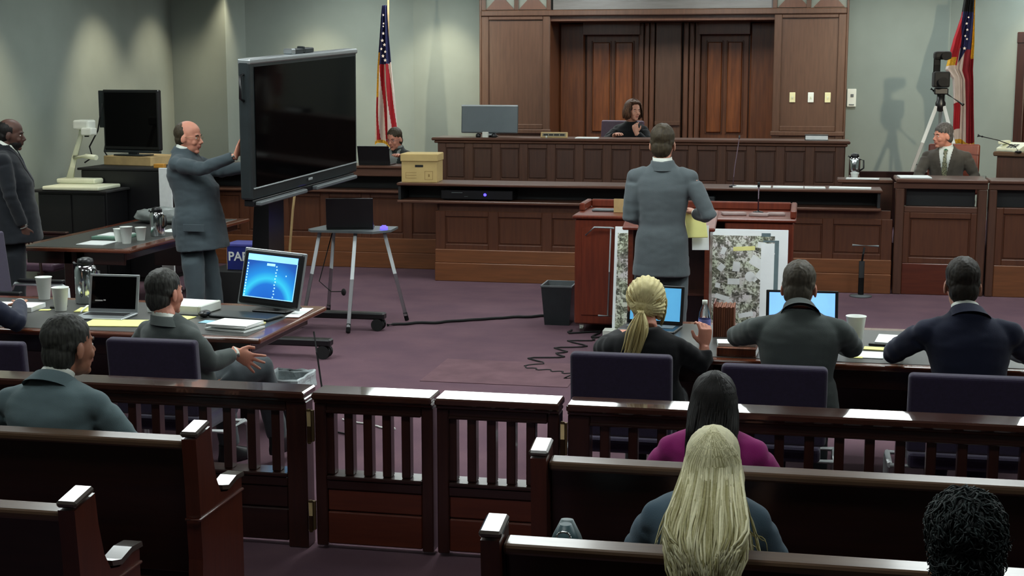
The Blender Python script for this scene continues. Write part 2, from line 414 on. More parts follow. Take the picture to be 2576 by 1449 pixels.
# wall plates
def plate(x, y, z, m, label, dark=False):
    t = thing('switch_plate', label, 'switch plate', (x, y, z-.06), group='switch plates on the wood panelling')
    obj('cover', B(x-.038, x+.038, y-.012, y-.001, z-.066, z+.066, .004), m, t)
    obj('toggle', B(x-.008, x+.008, y-.024, y-.012, z-.016, z+.016, .003), M['cream'], t)
plate(-.18, YW-.001, 1.91, M['ivory'], 'ivory switch plate on the wood panelling, nearest to the recess')
plate(.06, YW-.001, 1.91, M['white'], 'whiter middle switch plate between the two ivory ones on the panelling')
plate(.28, YW-.001, 1.91, M['ivory'], 'ivory switch plate on the panelling, farthest from the recess')
t = thing('intercom_panel', 'white intercom panel on the painted wall just beside the wood panelling', 'intercom', (.6, 20, 1.78))  # wall-mounted intercom panel with a button, not a light switch
obj('cover', B(.54, .66, 19.965, 19.995, 1.78, 2.02, .006), M['white'], t)
obj('button', B(.585, .625, 19.955, 19.966, 1.91, 1.95, .004), M['greyp'], t)
obj('slot', B(.565, .635, 19.958, 19.966, 1.80, 1.815, .002), M['greyp'], t)

# ceiling lights: rows of troffers, downlights along the walls
LS = 13.8
tl = mat('troffer diffuser', (232,240,240), .5, emit=(234,243,242), es=LS)
def troffer(x, y, w=1.22, d=.61, lab=''):
    t = thing('ceiling_light', 'recessed fluorescent ceiling troffer over the courtroom', 'ceiling light', (x, y, CZ-.02), group='ceiling troffers above the courtroom')
    bm = BM()
    for a in ((x-w/2-.03, x-w/2, y-d/2-.03, y+d/2+.03), (x+w/2, x+w/2+.03, y-d/2-.03, y+d/2+.03), (x-w/2, x+w/2, y-d/2-.03, y-d/2), (x-w/2, x+w/2, y+d/2, y+d/2+.03)):
        box(bm, *a, CZ-.025, CZ-.001, .003)
    obj('frame', bm, M['white'], t)
    obj('diffuser', B(x-w/2, x+w/2, y-d/2, y+d/2, CZ-.015, CZ-.005, 0), tl, t)
for a, b in ((-5.7, -4.06), (-3.99, -2.34), (-1.71, -.36), (.14, 1.59), (2.16, 3.3)): troffer((a+b)/2, 18.5, b-a, .86)
for y in (14.3, 11.7):
    for x in (-6.3, -3.5, -.7, 2.1, 4.6): troffer(x, y)
for x in (-6.9, -4.45, -1.78, 1.1, 3.8): troffer(x, 8.5, .95, 1.95)
for x in (-5., -1.2, 2.6): troffer(x, 3.6)
def down(x, y, z, tx, ty, tz, e, ang, col=(1,.86,.62), blend=.85, rad=.08):
    l = bpy.data.lights.new('downlight', 'SPOT'); l.energy = e; l.spot_size = R(ang); l.spot_blend = blend; l.color = col; l.shadow_soft_size = rad
    o = bpy.data.objects.new('downlight', l); C.objects.link(o); o.location = (x, y, z)
    o.rotation_euler = (Vector((tx, ty, tz))-Vector((x, y, z))).to_track_quat('-Z', 'Y').to_euler()
    tag(o, 'warm recessed can light washing the wall below it', 'ceiling light', 'wall washing can lights')
DE = 215
down(-7.12, 17.36, CZ-.03, -7.3, 17.5, 0, DE*.9, 66)
down(-7.1, 15.3, CZ-.03, -8.07, 15.6, 1.3, DE, 66)
down(-7.1, 17.0, CZ-.03, -8.07, 16.9, 1.5, DE*.7, 66)
down(-7.1, 12.8, CZ-.03, -8.07, 13.0, 1.3, DE, 66)
down(-5.9, 18.3, CZ-.03, -6.5, 19.0, 1.2, DE*.8, 66)
down(-5.0, 19.2, CZ-.03, -5.1, 20, 1.4, DE*.9, 66)
down(2.95, 10.8, CZ-.05, 1.3, 20, 1.6, 1300, 26, blend=.7, rad=.06)
down(-7.0, 13.2, CZ-.05, -5.5, 19.8, 1.8, 700, 30, blend=.7, rad=.06)
down(2.3, 18.6, CZ-.03, 2.8, 19.0, 1.4, DE*.55, 70)
wl = bpy.data.worlds.new('world'); bpy.context.scene.world = wl; wl.use_nodes = True
wl.node_tree.nodes['Background'].inputs[0].default_value = (.55,.57,.57,1); wl.node_tree.nodes['Background'].inputs[1].default_value = .3
vs = bpy.context.scene.view_settings
vs.view_transform = 'Standard'; vs.look = 'None'; vs.exposure = 0.; vs.gamma = 1.; vs.use_curve_mapping = False
# ---------------------------------------------------------------- judge's bench
def panelled(name, parent, x0, x1, yf, z0, z1, n, mstile, mpanel, depth=.05, stile=.09, rail=.06, nm='panel'):
    """a framed front facing -Y: a backing, stiles and rails, then one raised panel mesh per bay"""
    bm = BM(); box(bm, x0, x1, yf+.015, yf+depth, z0, z1, 0)
    wd = (x1-x0-stile)/n
    for i in range(n+1):
        xx = x0+i*wd; box(bm, xx, xx+stile, yf-.005, yf+.02, z0, z1, .005)
    for i in range(n):
        a = x0+i*wd+stile; b = x0+(i+1)*wd
        box(bm, a, b, yf-.005, yf+.02, z0, z0+rail, .005); box(bm, a, b, yf-.005, yf+.02, z1-rail, z1, .005)
    obj(name, bm, mstile, parent)
    for i in range(n):
        a = x0+i*wd+stile; b = x0+(i+1)*wd
        bm = BM(); box(bm, a+.012, b-.012, yf+.006, yf+.03, z0+rail+.012, z1-rail-.012, .012); obj(nm, bm, mpanel, parent)

t = thing('judge_bench', 'long brown wood judge bench with a row of tall raised panels', 'bench', (-1.92, 16.5, 0))
panelled('front_frame', t, -4.26, .44, 16.5, .94, 1.42, 14, M['panel'], M['panelin'], stile=.1)
bm = BM(); box(bm, -4.26, .44, 16.5, 16.56, 0, .94, .004); box(bm, -4.28, .46, 16.47, 16.5, .86, .95, .01); obj('lower_front', bm, M['panel'], t)
bm = BM(); box(bm, -4.33, .5, 16.46, 17.0, 1.445, 1.48, .012); box(bm, -4.3, .47, 16.475, 16.98, 1.415, 1.445, .01); obj('top', bm, M['panelh'], t)
for x in (-4.27, .41): obj('end_panel', B(x, x+.04, 16.57, 17.0, .0, 1.415, .004), M['panel'], t)

# clerk counter in front of it
t = thing('clerk_counter', 'dark clerk counter with an open recess along its front and wide lower panels', 'counter', (-1.6, 14.95, 0))
bm = BM(); box(bm, -4.32, .79, 14.93, 15.45, 1.03, 1.06, .008); obj('top', bm, M['panelh'], t)
bm = BM(); box(bm, -4.31, .78, 14.9, 15.45, .845, .875, .008); obj('shelf', bm, M['panelh'], t)
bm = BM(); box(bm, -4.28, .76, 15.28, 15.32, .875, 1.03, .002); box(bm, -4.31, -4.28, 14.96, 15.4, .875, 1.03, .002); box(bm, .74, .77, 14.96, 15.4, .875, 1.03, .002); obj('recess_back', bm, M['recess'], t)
bm = BM(); box(bm, -3.86, .88, 15.0, 15.05, .7, .845, .003); obj('upper_rail', bm, M['counterp'], t)
panelled('front_frame', t, -3.9, .9, 14.98, .34, .76, 8, M['counterp'], M['counterp'], stile=.11)
bm = BM(); box(bm, -3.9, .9, 14.95, 15.05, .2, .345, .006); box(bm, -3.9, .9, 14.935, 15.05, 0, .2, .006); obj('base_board', bm, M['basew'], t)
obj('end_panel', B(-3.9, -3.86, 15.05, 15.78, 0, .845, .003), M['counterp'], t)

# court reporter's desk, left of it and higher
t = thing('reporter_desk', 'raised wooden desk in front of the flag with a dark recess and square panels', 'desk', (-5.4, 15.8, 0))
bm = BM(); box(bm, -7.0, -4.33, 15.78, 16.25, 1.15, 1.18, .008); box(bm, -6.98, -4.33, 15.8, 15.84, 1.06, 1.15, .006); obj('top', bm, M['panelh'], t)
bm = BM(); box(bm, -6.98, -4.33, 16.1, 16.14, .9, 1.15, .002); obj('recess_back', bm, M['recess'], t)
bm = BM(); box(bm, -7.0, -3.9, 15.76, 16.2, .87, .9, .008); obj('shelf', bm, M['panelh'], t)
panelled('front_frame', t, -7.0, -3.9, 15.84, .34, .87, 6, M['counterp'], M['counterp'], stile=.11)
bm = BM(); box(bm, -7.0, -3.9, 15.81, 15.9, .18, .345, .006); box(bm, -7.0, -3.9, 15.795, 15.9, 0, .18, .006); obj('base_board', bm, M['basew'], t)
obj('side_panel', B(-7.04, -7.0, 15.8, 16.28, 0, 1.18, .004), M['counterp'], t)

# witness stand on the right, two bays
t = thing('witness_stand', 'wooden witness stand front with one wide panel between upright posts', 'witness stand', (1.4, 14.95, 0))
bm = BM(); box(bm, .92, 1.81, 14.93, 15.5, 1.14, 1.18, .01); box(bm, .9, 1.81, 14.96, 15.0, 1.08, 1.14, .004); obj('top', bm, M['panelh'], t)
bm = BM(); box(bm, .35, .92, 15.47, 15.85, 1.09, 1.125, .008); box(bm, .4, .92, 15.5, 15.53, .5, 1.09, .004); obj('side_wing', bm, M['panelh'], t)
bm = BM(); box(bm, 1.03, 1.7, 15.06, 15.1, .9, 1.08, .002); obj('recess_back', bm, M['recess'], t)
for x in (.92, 1.72): obj('post', B(x, x+.085, 14.95, 15.1, 0, 1.08, .008), M['panel'], t)
bm = BM(); box(bm, 1.005, 1.72, 14.965, 15.1, .84, .9, .006); obj('shelf_rail', bm, M['panelh'], t)
panelled('front_frame', t, 1.005, 1.72, 14.97, .32, .84, 1, M['counterp'], M['counterp'], stile=.06)
bm = BM(); box(bm, 1.005, 1.72, 14.96, 15.06, 0, .32, .006); obj('base_board', bm, M['gatew'], t)
t = thing('stand_extension', 'further wooden bay right of the witness stand with narrow panels', 'counter', (2.3, 14.95, 0))
bm = BM(); box(bm, 1.82, 2.6, 14.93, 15.3, 1.14, 1.18, .01); box(bm, 1.82, 2.6, 14.96, 15.0, 1.08, 1.14, .004); obj('top', bm, M['panelh'], t)
bm = BM(); box(bm, 1.9, 2.6, 15.06, 15.1, .9, 1.08, .002); obj('recess_back', bm, M['recess'], t)
obj('post', B(1.825, 1.9, 14.95, 15.1, 0, 1.08, .008), M['panel'], t)
panelled('front_frame', t, 1.9, 2.6, 14.97, .32, .9, 2, M['counterp'], M['counterp'], stile=.07)
obj('base_board', B(1.9, 2.6, 14.96, 15.06, 0, .32, .006), M['basew'], t)
sc_ = RZ(2.0, 16.0, 0, R(-32))
t = thing('side_counter', 'angled wooden counter with a grey top carrying the phone, right edge', 'counter', (2.0, 16.0, 0), R(-32))
bm = BM(); box(bm, 0, 1.5, .02, .75, .45, 1.36, .006, mtx=sc_); obj('body', bm, M['panel'], t)
bm = BM(); box(bm, -.03, 1.55, -.02, .8, 1.36, 1.41, .012, mtx=sc_); obj('top', bm, M['pewcap'], t)

# ---------------------------------------------------------------- the bar rail with its double gate
def rail_section(name, label, x0, x1, nbal, stiles=(0,0), cat='railing', gate=False, group=None, ext=0):
    t = thing(name, label, cat, ((x0+x1)/2, 6.29, 0), group=group)
    y0, y1 = 6.24, 6.34
    bm = BM(); box(bm, x0+.004, x1-.004, 6.2, 6.38, .735, .77, .008); box(bm, x0+.006, x1-.006, 6.225, 6.355, .715, .735, .006); obj('cap', bm, M['railcap'], t)
    st = .055 if gate else .1
    for a in (x0+.006, x1-.006-st): obj('stile', B(a, a+st, y0, y1, .02 if gate else 0, .715, .005), M['dwoodv'], t)
    a, b = x0+.006+st, x1-.006-st
    bm = BM(); box(bm, a, b, y0+.005, y1-.005, .675, .715, .004); box(bm, a, b, y0-.008, y1+.008, .668, .682, .004); obj('top_rail', bm, M['dwood'], t)
    bm = BM(); box(bm, a, b, y0-.008, y1+.02, .345, .365, .005); box(bm, a, b, y0, y1, .3, .345, .004); obj('bottom_rail', bm, M['dwood'], t)
    bw = (b-a)/nbal
    for i in range(nbal):
        xx = a+(i+.5)*bw if not gate else a+.012+i*bw
        obj('baluster', B(xx-.021, xx+.021, y0+.02, y1-.02, .365, .668, .004), M['dwoodv'], t)
    m = M['gatew'] if gate else M['dwood']
    obj('upper_panel', B(a, b, y0+.01, y1-.01, .192, .3, .006), m, t)
    obj('lower_panel', B(a, b, y0+.004, y1-.004, .03, .188, .006), m, t)
    return t
rl = rail_section('bar_rail', 'dark bar rail with slats left of the gates, behind the grey suited man', -5.4, -2.255, 24)
for k in (0,):
    pass
gl = rail_section('gate', 'left swinging gate of the bar rail, nearer the black monitor stand', -2.225, -1.64, 5, cat='gate', gate=True, group='double gates in the bar rail')
gr = rail_section('gate', 'right swinging gate of the bar rail with the brightest reflection on its cap', -1.632, -1.047, 5, cat='gate', gate=True, group='double gates in the bar rail')
rr_ = rail_section('bar_rail', 'dark bar rail right of the gates, behind the magenta top', -1.02, 3.6, 34)
def hinge(t, x, z0, z1): 
    bm = BM(); cyl(bm, (x, 6.215, z0), (x, 6.215, z1), .011, n=10); cyl(bm, (x, 6.215, z0-.008), (x, 6.215, z0), .008, .013, n=10); cyl(bm, (x, 6.215, z1), (x, 6.215, z1+.008), .013, .008, n=10)
    box(bm, x-.004, x+.02, 6.222, 6.24, z0, z1, .001)
    obj('hinge', bm, M['brass'], t)
hinge(gl, -2.238, .53, .68); hinge(gl, -2.238, .1, .24); hinge(gr, -1.034, .53, .68); hinge(gr, -1.034, .1, .24)

# ---------------------------------------------------------------- pews
def pew(x0, x1, yb, label, left_end, right_end):
    t = thing('pew', label, 'pew', ((x0+x1)/2, yb, 0), group='gallery pews')
    tilt = Matrix.Translation((0, yb, .86)) @ Matrix.Rotation(R(7), 4, 'X') @ Matrix.Translation((0, -yb, -.86))
    bm = BM(); box(bm, x0, x1, yb+.005, yb+.045, .3, .835, .006, mtx=tilt); obj('back', bm, M['pew'], t)
    bm = BM(); box(bm, x0, x1, yb-.03, yb+.05, .83, .865, .012, mtx=tilt, seg=2); obj('top_rail', bm, M['pewcap'], t)
    bm = BM(); box(bm, x0, x1, yb+.08, yb+.5, .39, .425, .01); obj('seat', bm, M['pew'], t)
    bm = BM(); box(bm, x0, x1, yb+.1, yb+.13, .26, .39, .004); box(bm, x0, x1, yb-.0, yb+.03, .27, .3, .004); obj('apron', bm, M['pew'], t)
    for flag, xe in ((left_end, x0), (right_end, x1)):
        if not flag: continue
        s = -1 if xe == x0 else 1
        a, b = sorted((xe+s*.002, xe+s*.06))
        # profile in the Y-Z plane: upright, curved shoulder, forward arm
        pr = [(yb-.06, .0), (yb+.37, .0), (yb+.37, .615), (yb+.3, .618), (yb+.22, .6), (yb+.16, .615), (yb+.12, .68), (yb+.09, .79), (yb+.075, .9), (yb-.06, .88), (yb-.045, .7), (yb-.03, .4)]
        bm = BM(); rings(bm, [[(a, y, z) for y, z in pr], [(b, y, z) for y, z in pr]], smooth=False)
        obj('end_panel', bm, M['pewend'], t)
        bm = BM()
        q = Matrix.Translation((0, yb, .895)) @ Matrix.Rotation(R(9), 4, 'X')
        box(bm, a-.006, b+.006, -.062, .068, .0, .024, .008, mtx=q); obj('end_cap', bm, M['capgloss'], t)
        bm = BM(); pts = [(yb+.375, .617), (yb+.3, .622), (yb+.22, .605), (yb+.155, .622)]
        rings(bm, [[(a-.005, y+.012, z), (b+.005, y+.012, z), (b+.005, y+.006, z+.02), (a-.005, y+.006, z+.02)] for y, z in pts], smooth=False)
        obj('arm_cap', bm, M['capgloss'], t)
        xo = xe+s*.06; bm = BM()
        tube(bm, [(xe+s*.004, yb-.052, .565), (xo, yb-.052, .565), (xo+s*.002, yb-.045, .565), (xo+s*.002, yb+.374, .565)], .006, 6)
        obj('end_moulding', bm, M['pewend'], t)
    return t
pew(-6.2, -2.27, 4.95, 'front left pew with a man in a grey suit sitting in it', False, True)
pew(-6.2, -2.28, 4.05, 'dark pew at the lower left corner, behind the front left pew', False, True)
pew(-.87, 3.8, 4.95, 'front right pew where the woman in a magenta top sits', True, False)
pew(-.845, 3.8, 4.03, 'second right pew with long blonde hair hanging over its back', True, False)
pew(-.88, 3.8, 3.12, 'third right pew below the frame under the curly haired man', True, False)

# ---------------------------------------------------------------- counsel tables
def table(name, label, x0, x1, y0, y1, la=.45):
    t = thing(name, label, 'table', ((x0+x1)/2, (y0+y1)/2, 0))
    bm = BM(); box(bm, x0, x1, y0, y1, .715, .747, .012, seg=2); obj('top', bm, M['tablew'], t)
    obj('inlay', B(x0+.1, x1-.1, y0+.06, y1-.1, .744, .75, .002), M['tabletop'], t)
    bm = BM(); box(bm, x0+.1, x1-.1, y0+.09, y0+.12, .6, .715, .004); box(bm, x0+.1, x1-.5, y1-.12, y1-.09, .25, .715, .004); box(bm, x1-.5, x1-.1, y1-.12, y1-.09, .64, .715, .004)
    box(bm, x0+.1, x0+.13, y0+.12, y1-.12, .6, .715, .004); box(bm, x1-.13, x1-.1, y0+.12, y1-.12, .64, .715, .004)
    obj('apron', bm, M['dwood'], t)
    for xx in (x0+la, x1-.55):
        for y in (y0+.09, y1-.17):
            obj('leg', B(xx, xx+.08, y, y+.08, 0, .715, .006), M['dwood'], t)
    return t
table('counsel_table', 'left counsel table covered with papers, laptop and a lit monitor', -5.7, -3.0, 7.55, 8.72)
table('counsel_table', 'right counsel table with the water bottle in front of the seated people', -1.03, 1.75, 7.48, 8.62, .58)
table('side_table', 'reddish wood table with dark inlay beside the standing bald man', -6.72, -5.6, 11.2, 13.9)

# ---------------------------------------------------------------- chairs
def chair(x, y, rz, label, w=.5, top=.89, m=None, arms=True, wood_arms=False, group='purple counsel chairs', name='chair', zb=0., rest=None):
    t = thing(name, label, 'chair', (x, y, zb), rz, group)
    q = Matrix.Translation((x, y, zb)) @ Matrix.Rotation(rz, 4, 'Z'); m = m or M['purple']
    bm = BM(); box(bm, -w/2+.02, w/2-.02, -.2, .27, .355, .435, .03, mtx=q, seg=3); obj('seat', bm, m, t)
    bm = BM(); tq = q @ Matrix.Translation((0, -.27, .42)) @ Matrix.Rotation(R(6), 4, 'X')
    box(bm, -w/2, w/2, -.035, .035, .05, top-.42, .033, mtx=tq, seg=4); obj('backrest', bm, m, t)
    for s in (-1, 1):
        xx = s*(w/2+.055)
        bm = BM(); tube(bm, [q @ Vector(p) for p in ([(xx, -.3, .6), (xx, -.27, .645), (xx, .12, .645), (xx, .17, .62), (xx, .2, .05), (xx, .17, .015), (xx, -.28, .015)] if arms else [(xx, -.1, .345), (xx, .15, .345), (xx, .2, .31), (xx, .22, .05), (xx, .19, .015), (xx, -.28, .015)])], .014, 8)
        obj('frame_leg', bm, M['steel'] if not wood_arms else M['dwood'], t)
        if arms:
            bm = BM(); box(bm, xx-.025, xx+.025, -.24, .14, .66, .685, .01, mtx=q, seg=2); obj('armrest', bm, M['dwood'] if wood_arms else M['black'], t)
    for yy, zz in ((-.28, .016), (-.1, .345), (.15, .345)):
        bm = BM(); tube(bm, [q @ Vector((-w/2-.055, yy, zz)), q @ Vector((w/2+.055, yy, zz))], .012, 8)
        obj('crossbar', bm, M['steel'] if not wood_arms else M['dwood'], t)
    return t
chair(-3.29, 7.1, 0, 'purple chair at the left table behind the man with a hand on his knee', .5, .88, arms=False)
chair(-4.3, 7.1, R(4), 'purple chair cut by the left edge, under the dark sleeved person', .5, .83, arms=False)
chair(-.845, 7.13, 0, 'purple chair behind the blonde ponytail woman', .5, .895, arms=False)
chair(-.11, 7.13, 0, 'purple chair behind the broad grey suit at the right table', .5, .865, arms=False)
chair(.8, 7.13, 0, 'purple chair behind the navy suited man', .58, .855, arms=False)
chair(-5.62, 9.55, R(-90), 'empty purple chair at the left edge beyond the left table, facing right', .5, 1.06)
chair(-7.25, 12.6, R(-90), 'dark wooden armchair at the far side of the reddish table', .5, .98, M['leather'], wood_arms=True, group=None, name='armchair')
chair(1.56, 16.05, R(172), 'reddish wooden witness chair behind the man with the green tie', .54, 1.02, M['redwood'], wood_arms=True, group=None, name='witness_chair', zb=.45)
chair(-2.31, 17.55, R(180-14), 'burgundy leather high backed chair of the judge', .56, 1.03, M['leather'], wood_arms=True, group=None, name='judge_chair', zb=.62, arms=False)
# ---------------------------------------------------------------- things on the judge's bench
t = thing('computer_monitor', 'back of a silver all in one computer on the left end of the judge bench', 'monitor', (-3.7, 16.75, 1.48))
q = Matrix.Translation((-3.7, 16.8, 1.512)) @ Matrix.Rotation(R(-6), 4, 'X')
bm = BM(); box(bm, -.345, .345, -.015, .03, .01, .345, .012, mtx=q, seg=2); obj('housing', bm, M['monback'], t)
bm = BM(); box(bm, -.345, .345, -.02, -.012, .325, .345, .004, mtx=q); obj('top_edge', bm, M['alu'], t)
bm = BM(); box(bm, -.09, .09, -.05, .12, -.02, -.012, .003, mtx=q); box(bm, -.07, .07, .03, .05, -.012, .15, .006, mtx=q); obj('stand', bm, M['alu'], t)
bm = BM(); box(bm, -3.735, -3.665, 16.56, 16.61, 1.48, 1.545, .004); one('tape_dispenser', bm, M['white'], 'small white block on the bench ledge before the silver computer', 'desk item', (-3.7, 16.58, 1.48))
for x, l in ((-3.79, 'black gadget left of the white block on the judge bench'), (-3.6, 'black gadget right of the white block on the judge bench')):
    bm = BM(); lathe(bm, [(.028,0),(.032,.012),(.03,.035),(.012,.05)], (x, 16.6, 1.48), 14); one('desk_gadget', bm, M['black'], l, 'desk item', (x, 16.6, 1.48), 'gadgets before the silver computer')
t = thing('name_plate', 'pale name plate with a dark strip standing on the judge bench', 'name plate', (-2.88, 16.6, 1.48))
q = Matrix.Translation((-2.88, 16.6, 1.48)) @ Matrix.Rotation(R(-18), 4, 'X')
bm = BM(); box(bm, -.16, .16, -.012, .012, .0, .07, .004, mtx=q); obj('holder', bm, M['tan'], t)
bm = BM(); box(bm, -.14, .14, -.016, -.012, .014, .054, .002, mtx=q); obj('strip', bm, mat('engraved strip', (120,112,84), .4), t)
bm = BM(); 
for x0, x1 in ((-.125,-.07),(-.06,-.01),(.0,.06),(.07,.125)): box(bm, x0, x1, -.018, -.0155, .024, .044, .001, mtx=q)
obj('lettering', bm, M['blackm'], t)
one('paper_sheet', B(-2.62, -2.36, 16.52, 16.7, 1.48, 1.492, .001), M['paper'], 'white papers lying on the judge bench in front of her', 'papers', (-2.49, 16.6, 1.48))
t = thing('book', 'thick white paged volume at the right end of the judge bench', 'book', (.13, 16.72, 1.48))
obj('pages', B(.005, .255, 16.62, 16.82, 1.485, 1.535, .003), M['paper'], t)
bm = BM(); box(bm, 0, .26, 16.615, 16.83, 1.48, 1.485, .001); box(bm, 0, .26, 16.615, 16.83, 1.535, 1.541, .001); box(bm, -.003, .003, 16.615, 16.83, 1.48, 1.541, .001); obj('cover', bm, M['charcoal'], t)
bm = BM(); lathe(bm, [(.012,0),(.014,.02),(.006,.03)], (-2.97, 16.6, 1.48), 12); one('figurine', bm, M['white'], 'tiny white object beside the name plate on the bench', 'desk item', (-2.97, 16.6, 1.48))
t = thing('gooseneck_microphone', 'thin gooseneck microphone rising in front of the judge bench', 'microphone', (-.72, 14.98, 1.06))
bm = BM(); lathe(bm, [(.04,0),(.04,.015),(.012,.025)], (-.72, 15.05, 1.06), 14); obj('base', bm, M['black'], t)
bm = BM(); tube(bm, [(-.72, 15.05, 1.08), (-.71, 15.1, 1.25), (-.69, 15.2, 1.42), (-.68, 15.35, 1.55)], .004, 6); obj('stem', bm, M['leather'], t)
bm = BM(); tube(bm, [(-.68, 15.35, 1.55), (-.68, 15.42, 1.575)], [.008,.01], 8); obj('capsule', bm, M['blackm'], t)

# ---------------------------------------------------------------- on the clerk counter and the reporter's desk
t = thing('file_box', 'tan cardboard file box with lid on the left end of the counter', 'box', (-4.1, 15.2, 1.06))
q = RZ(-4.1, 15.18, 1.06, R(4))
bm = BM(); box(bm, -.195, .195, -.16, .2, 0, .25, .004, mtx=q); obj('body', bm, M['card'], t)
bm = BM(); box(bm, -.205, .205, -.172, .21, .225, .31, .008, mtx=q); obj('lid', bm, M['card'], t)
bm = BM(); box(bm, -.045, .045, -.1625, -.158, .165, .19, .006, mtx=q); obj('hand_hole', bm, M['blackm'], t)
bm = BM()
for a in ((-.15,-.03,.075,.078),(-.15,-.03,.045,.048),(-.15,-.03,.105,.108),(.06,.15,.12,.123),(.06,.15,.03,.033)): box(bm, a[0], a[1], -.1615, -.159, a[2], a[3], 0, mtx=q)
for a in ((-.15,-.147,.045,.108),(.06,.063,.03,.12),(.147,.15,.03,.12),(.1,.115,.06,.09)): box(bm, a[0], a[1], -.1615, -.159, a[2], a[3], 0, mtx=q)
obj('printed_form', bm, M['carddk'], t)
t = thing('av_receiver', 'black audio unit with a blue light inside the counter recess', 'audio unit', (-3.45, 15.0, .875))
obj('case', B(-3.84, -3.05, 14.99, 15.26, .887, .985, .006), M['black'], t)
bm = BM(); cyl(bm, (-3.35, 14.992, .94), (-3.35, 14.982, .94), .016, n=12); obj('indicator', bm, M['led'], t)
bm = BM(); box(bm, -3.72, -3.6, 14.982, 14.99, .955, .963, .001); box(bm, -3.58, -3.54, 14.982, 14.99, .915, .921, .001); obj('display', bm, M['greyp'], t)
bm = BM()
for x in (-3.8, -3.1): box(bm, x-.02, x+.02, 15.02, 15.06, .877, .887, 0)
obj('foot', bm, M['rubber'], t)
one('grey_device', B(-1.2, -.9, 14.95, 15.2, .877, .965, .008), M['charcoal'], 'dark grey device on the counter shelf right of the standing person in grey', 'device', (-1.05, 15.07, .877))
pp = [(-.72,-.33,15.0,15.14,0),(-.31,.0,15.0,15.15,0),(.01,.22,14.99,15.13,2),(.26,.68,15.02,15.18,-4)]
pl = ['white papers on the counter top, nearest the standing person in grey', 'white papers on the counter top, second from the standing person in grey', 'white papers on the counter top, third from the standing person in grey', 'longest skewed papers near the right end of the counter top']
for (a, b, c, d, rz), l in zip(pp, pl):
    bm = BM(); box(bm, a, b, c, d, 1.061, 1.074, .001, mtx=RZ((a+b)/2, (c+d)/2, 0, R(rz)) @ Matrix.Translation((-(a+b)/2, -(c+d)/2, 0)))
    one('paper_stack', bm, M['paper'], l, 'papers', ((a+b)/2, (c+d)/2, 1.061), 'papers along the counter top')
def laptop(name, label, x, y, z, rz, w=.34, d=.23, h=.22, ang=18, body='black', scr='screen', base=True, parts=None):
    """hinge at the far edge for rz=0: the screen then faces -Y"""
    t = thing(name, label, 'laptop', (x, y, z), rz); q = RZ(x, y, z, rz)
    bm = BM(); box(bm, -w/2, w/2, -d/2, d/2, 0, .016, .005, mtx=q); obj('base', bm, M[body], t)
    bm = BM()
    for r in range(4): box(bm, -w/2+.03, w/2-.03, -.02+r*.024, .0+r*.024, .016, .0185, .001, mtx=q)
    obj('keyboard', bm, M['black'] if body != 'black' else M['greyp'], t)
    s = q @ Matrix.Translation((0, d/2-.006, .016)) @ Matrix.Rotation(R(-ang), 4, 'X')
    bm = BM(); box(bm, -w/2, w/2, 0, .009, 0, h, .005, mtx=s); obj('lid', bm, M[body], t)
    bm = BM(); box(bm, -w/2+.018, w/2-.018, -.002, .0, .02, h-.014, .0, mtx=s); obj('screen', bm, M[scr], t)
    return t, s
laptop('laptop', 'black laptop open before the young man with glasses', -4.86, 16.02, 1.18, R(180), .38, .25, .215, 14)
one('paper_sheet', B(-5.42, -5.16, 15.85, 16.08, 1.181, 1.187, 0), M['paper'], 'white sheet on the raised desk beside the black laptop', 'papers', (-5.3, 15.96, 1.181))
bm = BM(); box(bm, -5.25, -5.08, 15.82, 15.84, 1.181, 1.2, .004); one('pen_case', bm, M['black'], 'small black case at the edge of the raised desk', 'desk item', (-5.16, 15.83, 1.181))
t = thing('desk_microphone', 'thin desk microphone just right of the black television, near the flag', 'microphone', (-5.55, 16.0, 1.18))
bm = BM(); lathe(bm, [(.05,0),(.05,.014),(.01,.02)], (-5.6, 16.05, 1.18), 14); obj('base', bm, M['black'], t)
bm = BM(); tube(bm, [(-5.6,16.05,1.2),(-5.6,16.05,1.34),(-5.57,16.03,1.42),(-5.53,16.0,1.43)], .005, 6); obj('stem', bm, M['black'], t)
bm = BM(); tube(bm, [(-5.53,16.0,1.43),(-5.5,15.98,1.40)], [.014,.016], 8); obj('capsule', bm, M['blackm'], t)

# ---------------------------------------------------------------- carafes and cups
def carafe(x, y, z, label, h=.27, r=.062, group='steel carafes'):
    z += .002
    t = thing('carafe', label, 'carafe', (x, y, z), 0, group)
    bm = BM(); lathe(bm, [(r*.94,0),(r,.01),(r,h*.72),(r*.86,h*.8),(r*.7,h*.84)], (x, y, z), 24); obj('body', bm, M['chrome'], t)
    bm = BM(); lathe(bm, [(r*.72,h*.84),(r*.74,h*.9),(r*.66,h*.97),(r*.3,h)], (x, y, z), 20); obj('lid', bm, M['black'], t)
    bm = BM(); tube(bm, [(x+r*.9,y-.02,z+h*.76),(x+r*1.5,y-.03,z+h*.72),(x+r*1.55,y-.03,z+h*.4),(x+r*.95,y-.02,z+h*.3)], .009, 8); obj('handle', bm, M['black'], t)
    bm = BM(); tube(bm, [(x-r*.7,y,z+h*.82),(x-r*1.15,y-.01,z+h*.88)], [.02,.012], 8); obj('spout', bm, M['black'], t)
def cup(x, y, z, label, h=.115, r=.043, tilt=0, group='white foam cups', m='foam'):
    z += .002
    bm = BM(); lathe(bm, [(r*.68,0),(r*.98,h-.006),(r*1.04,h-.004),(r*1.04,h),(r*.94,h),(r*.62,.006),(.001,.006)], (x, y, z), 20, cap=False)
    return one('foam_cup', bm, M[m], label, 'cup', (x, y, z), group)
carafe(-4.58, 8.52, .75, 'tall steel carafe on the left counsel table by the silver laptop', .3, .072)
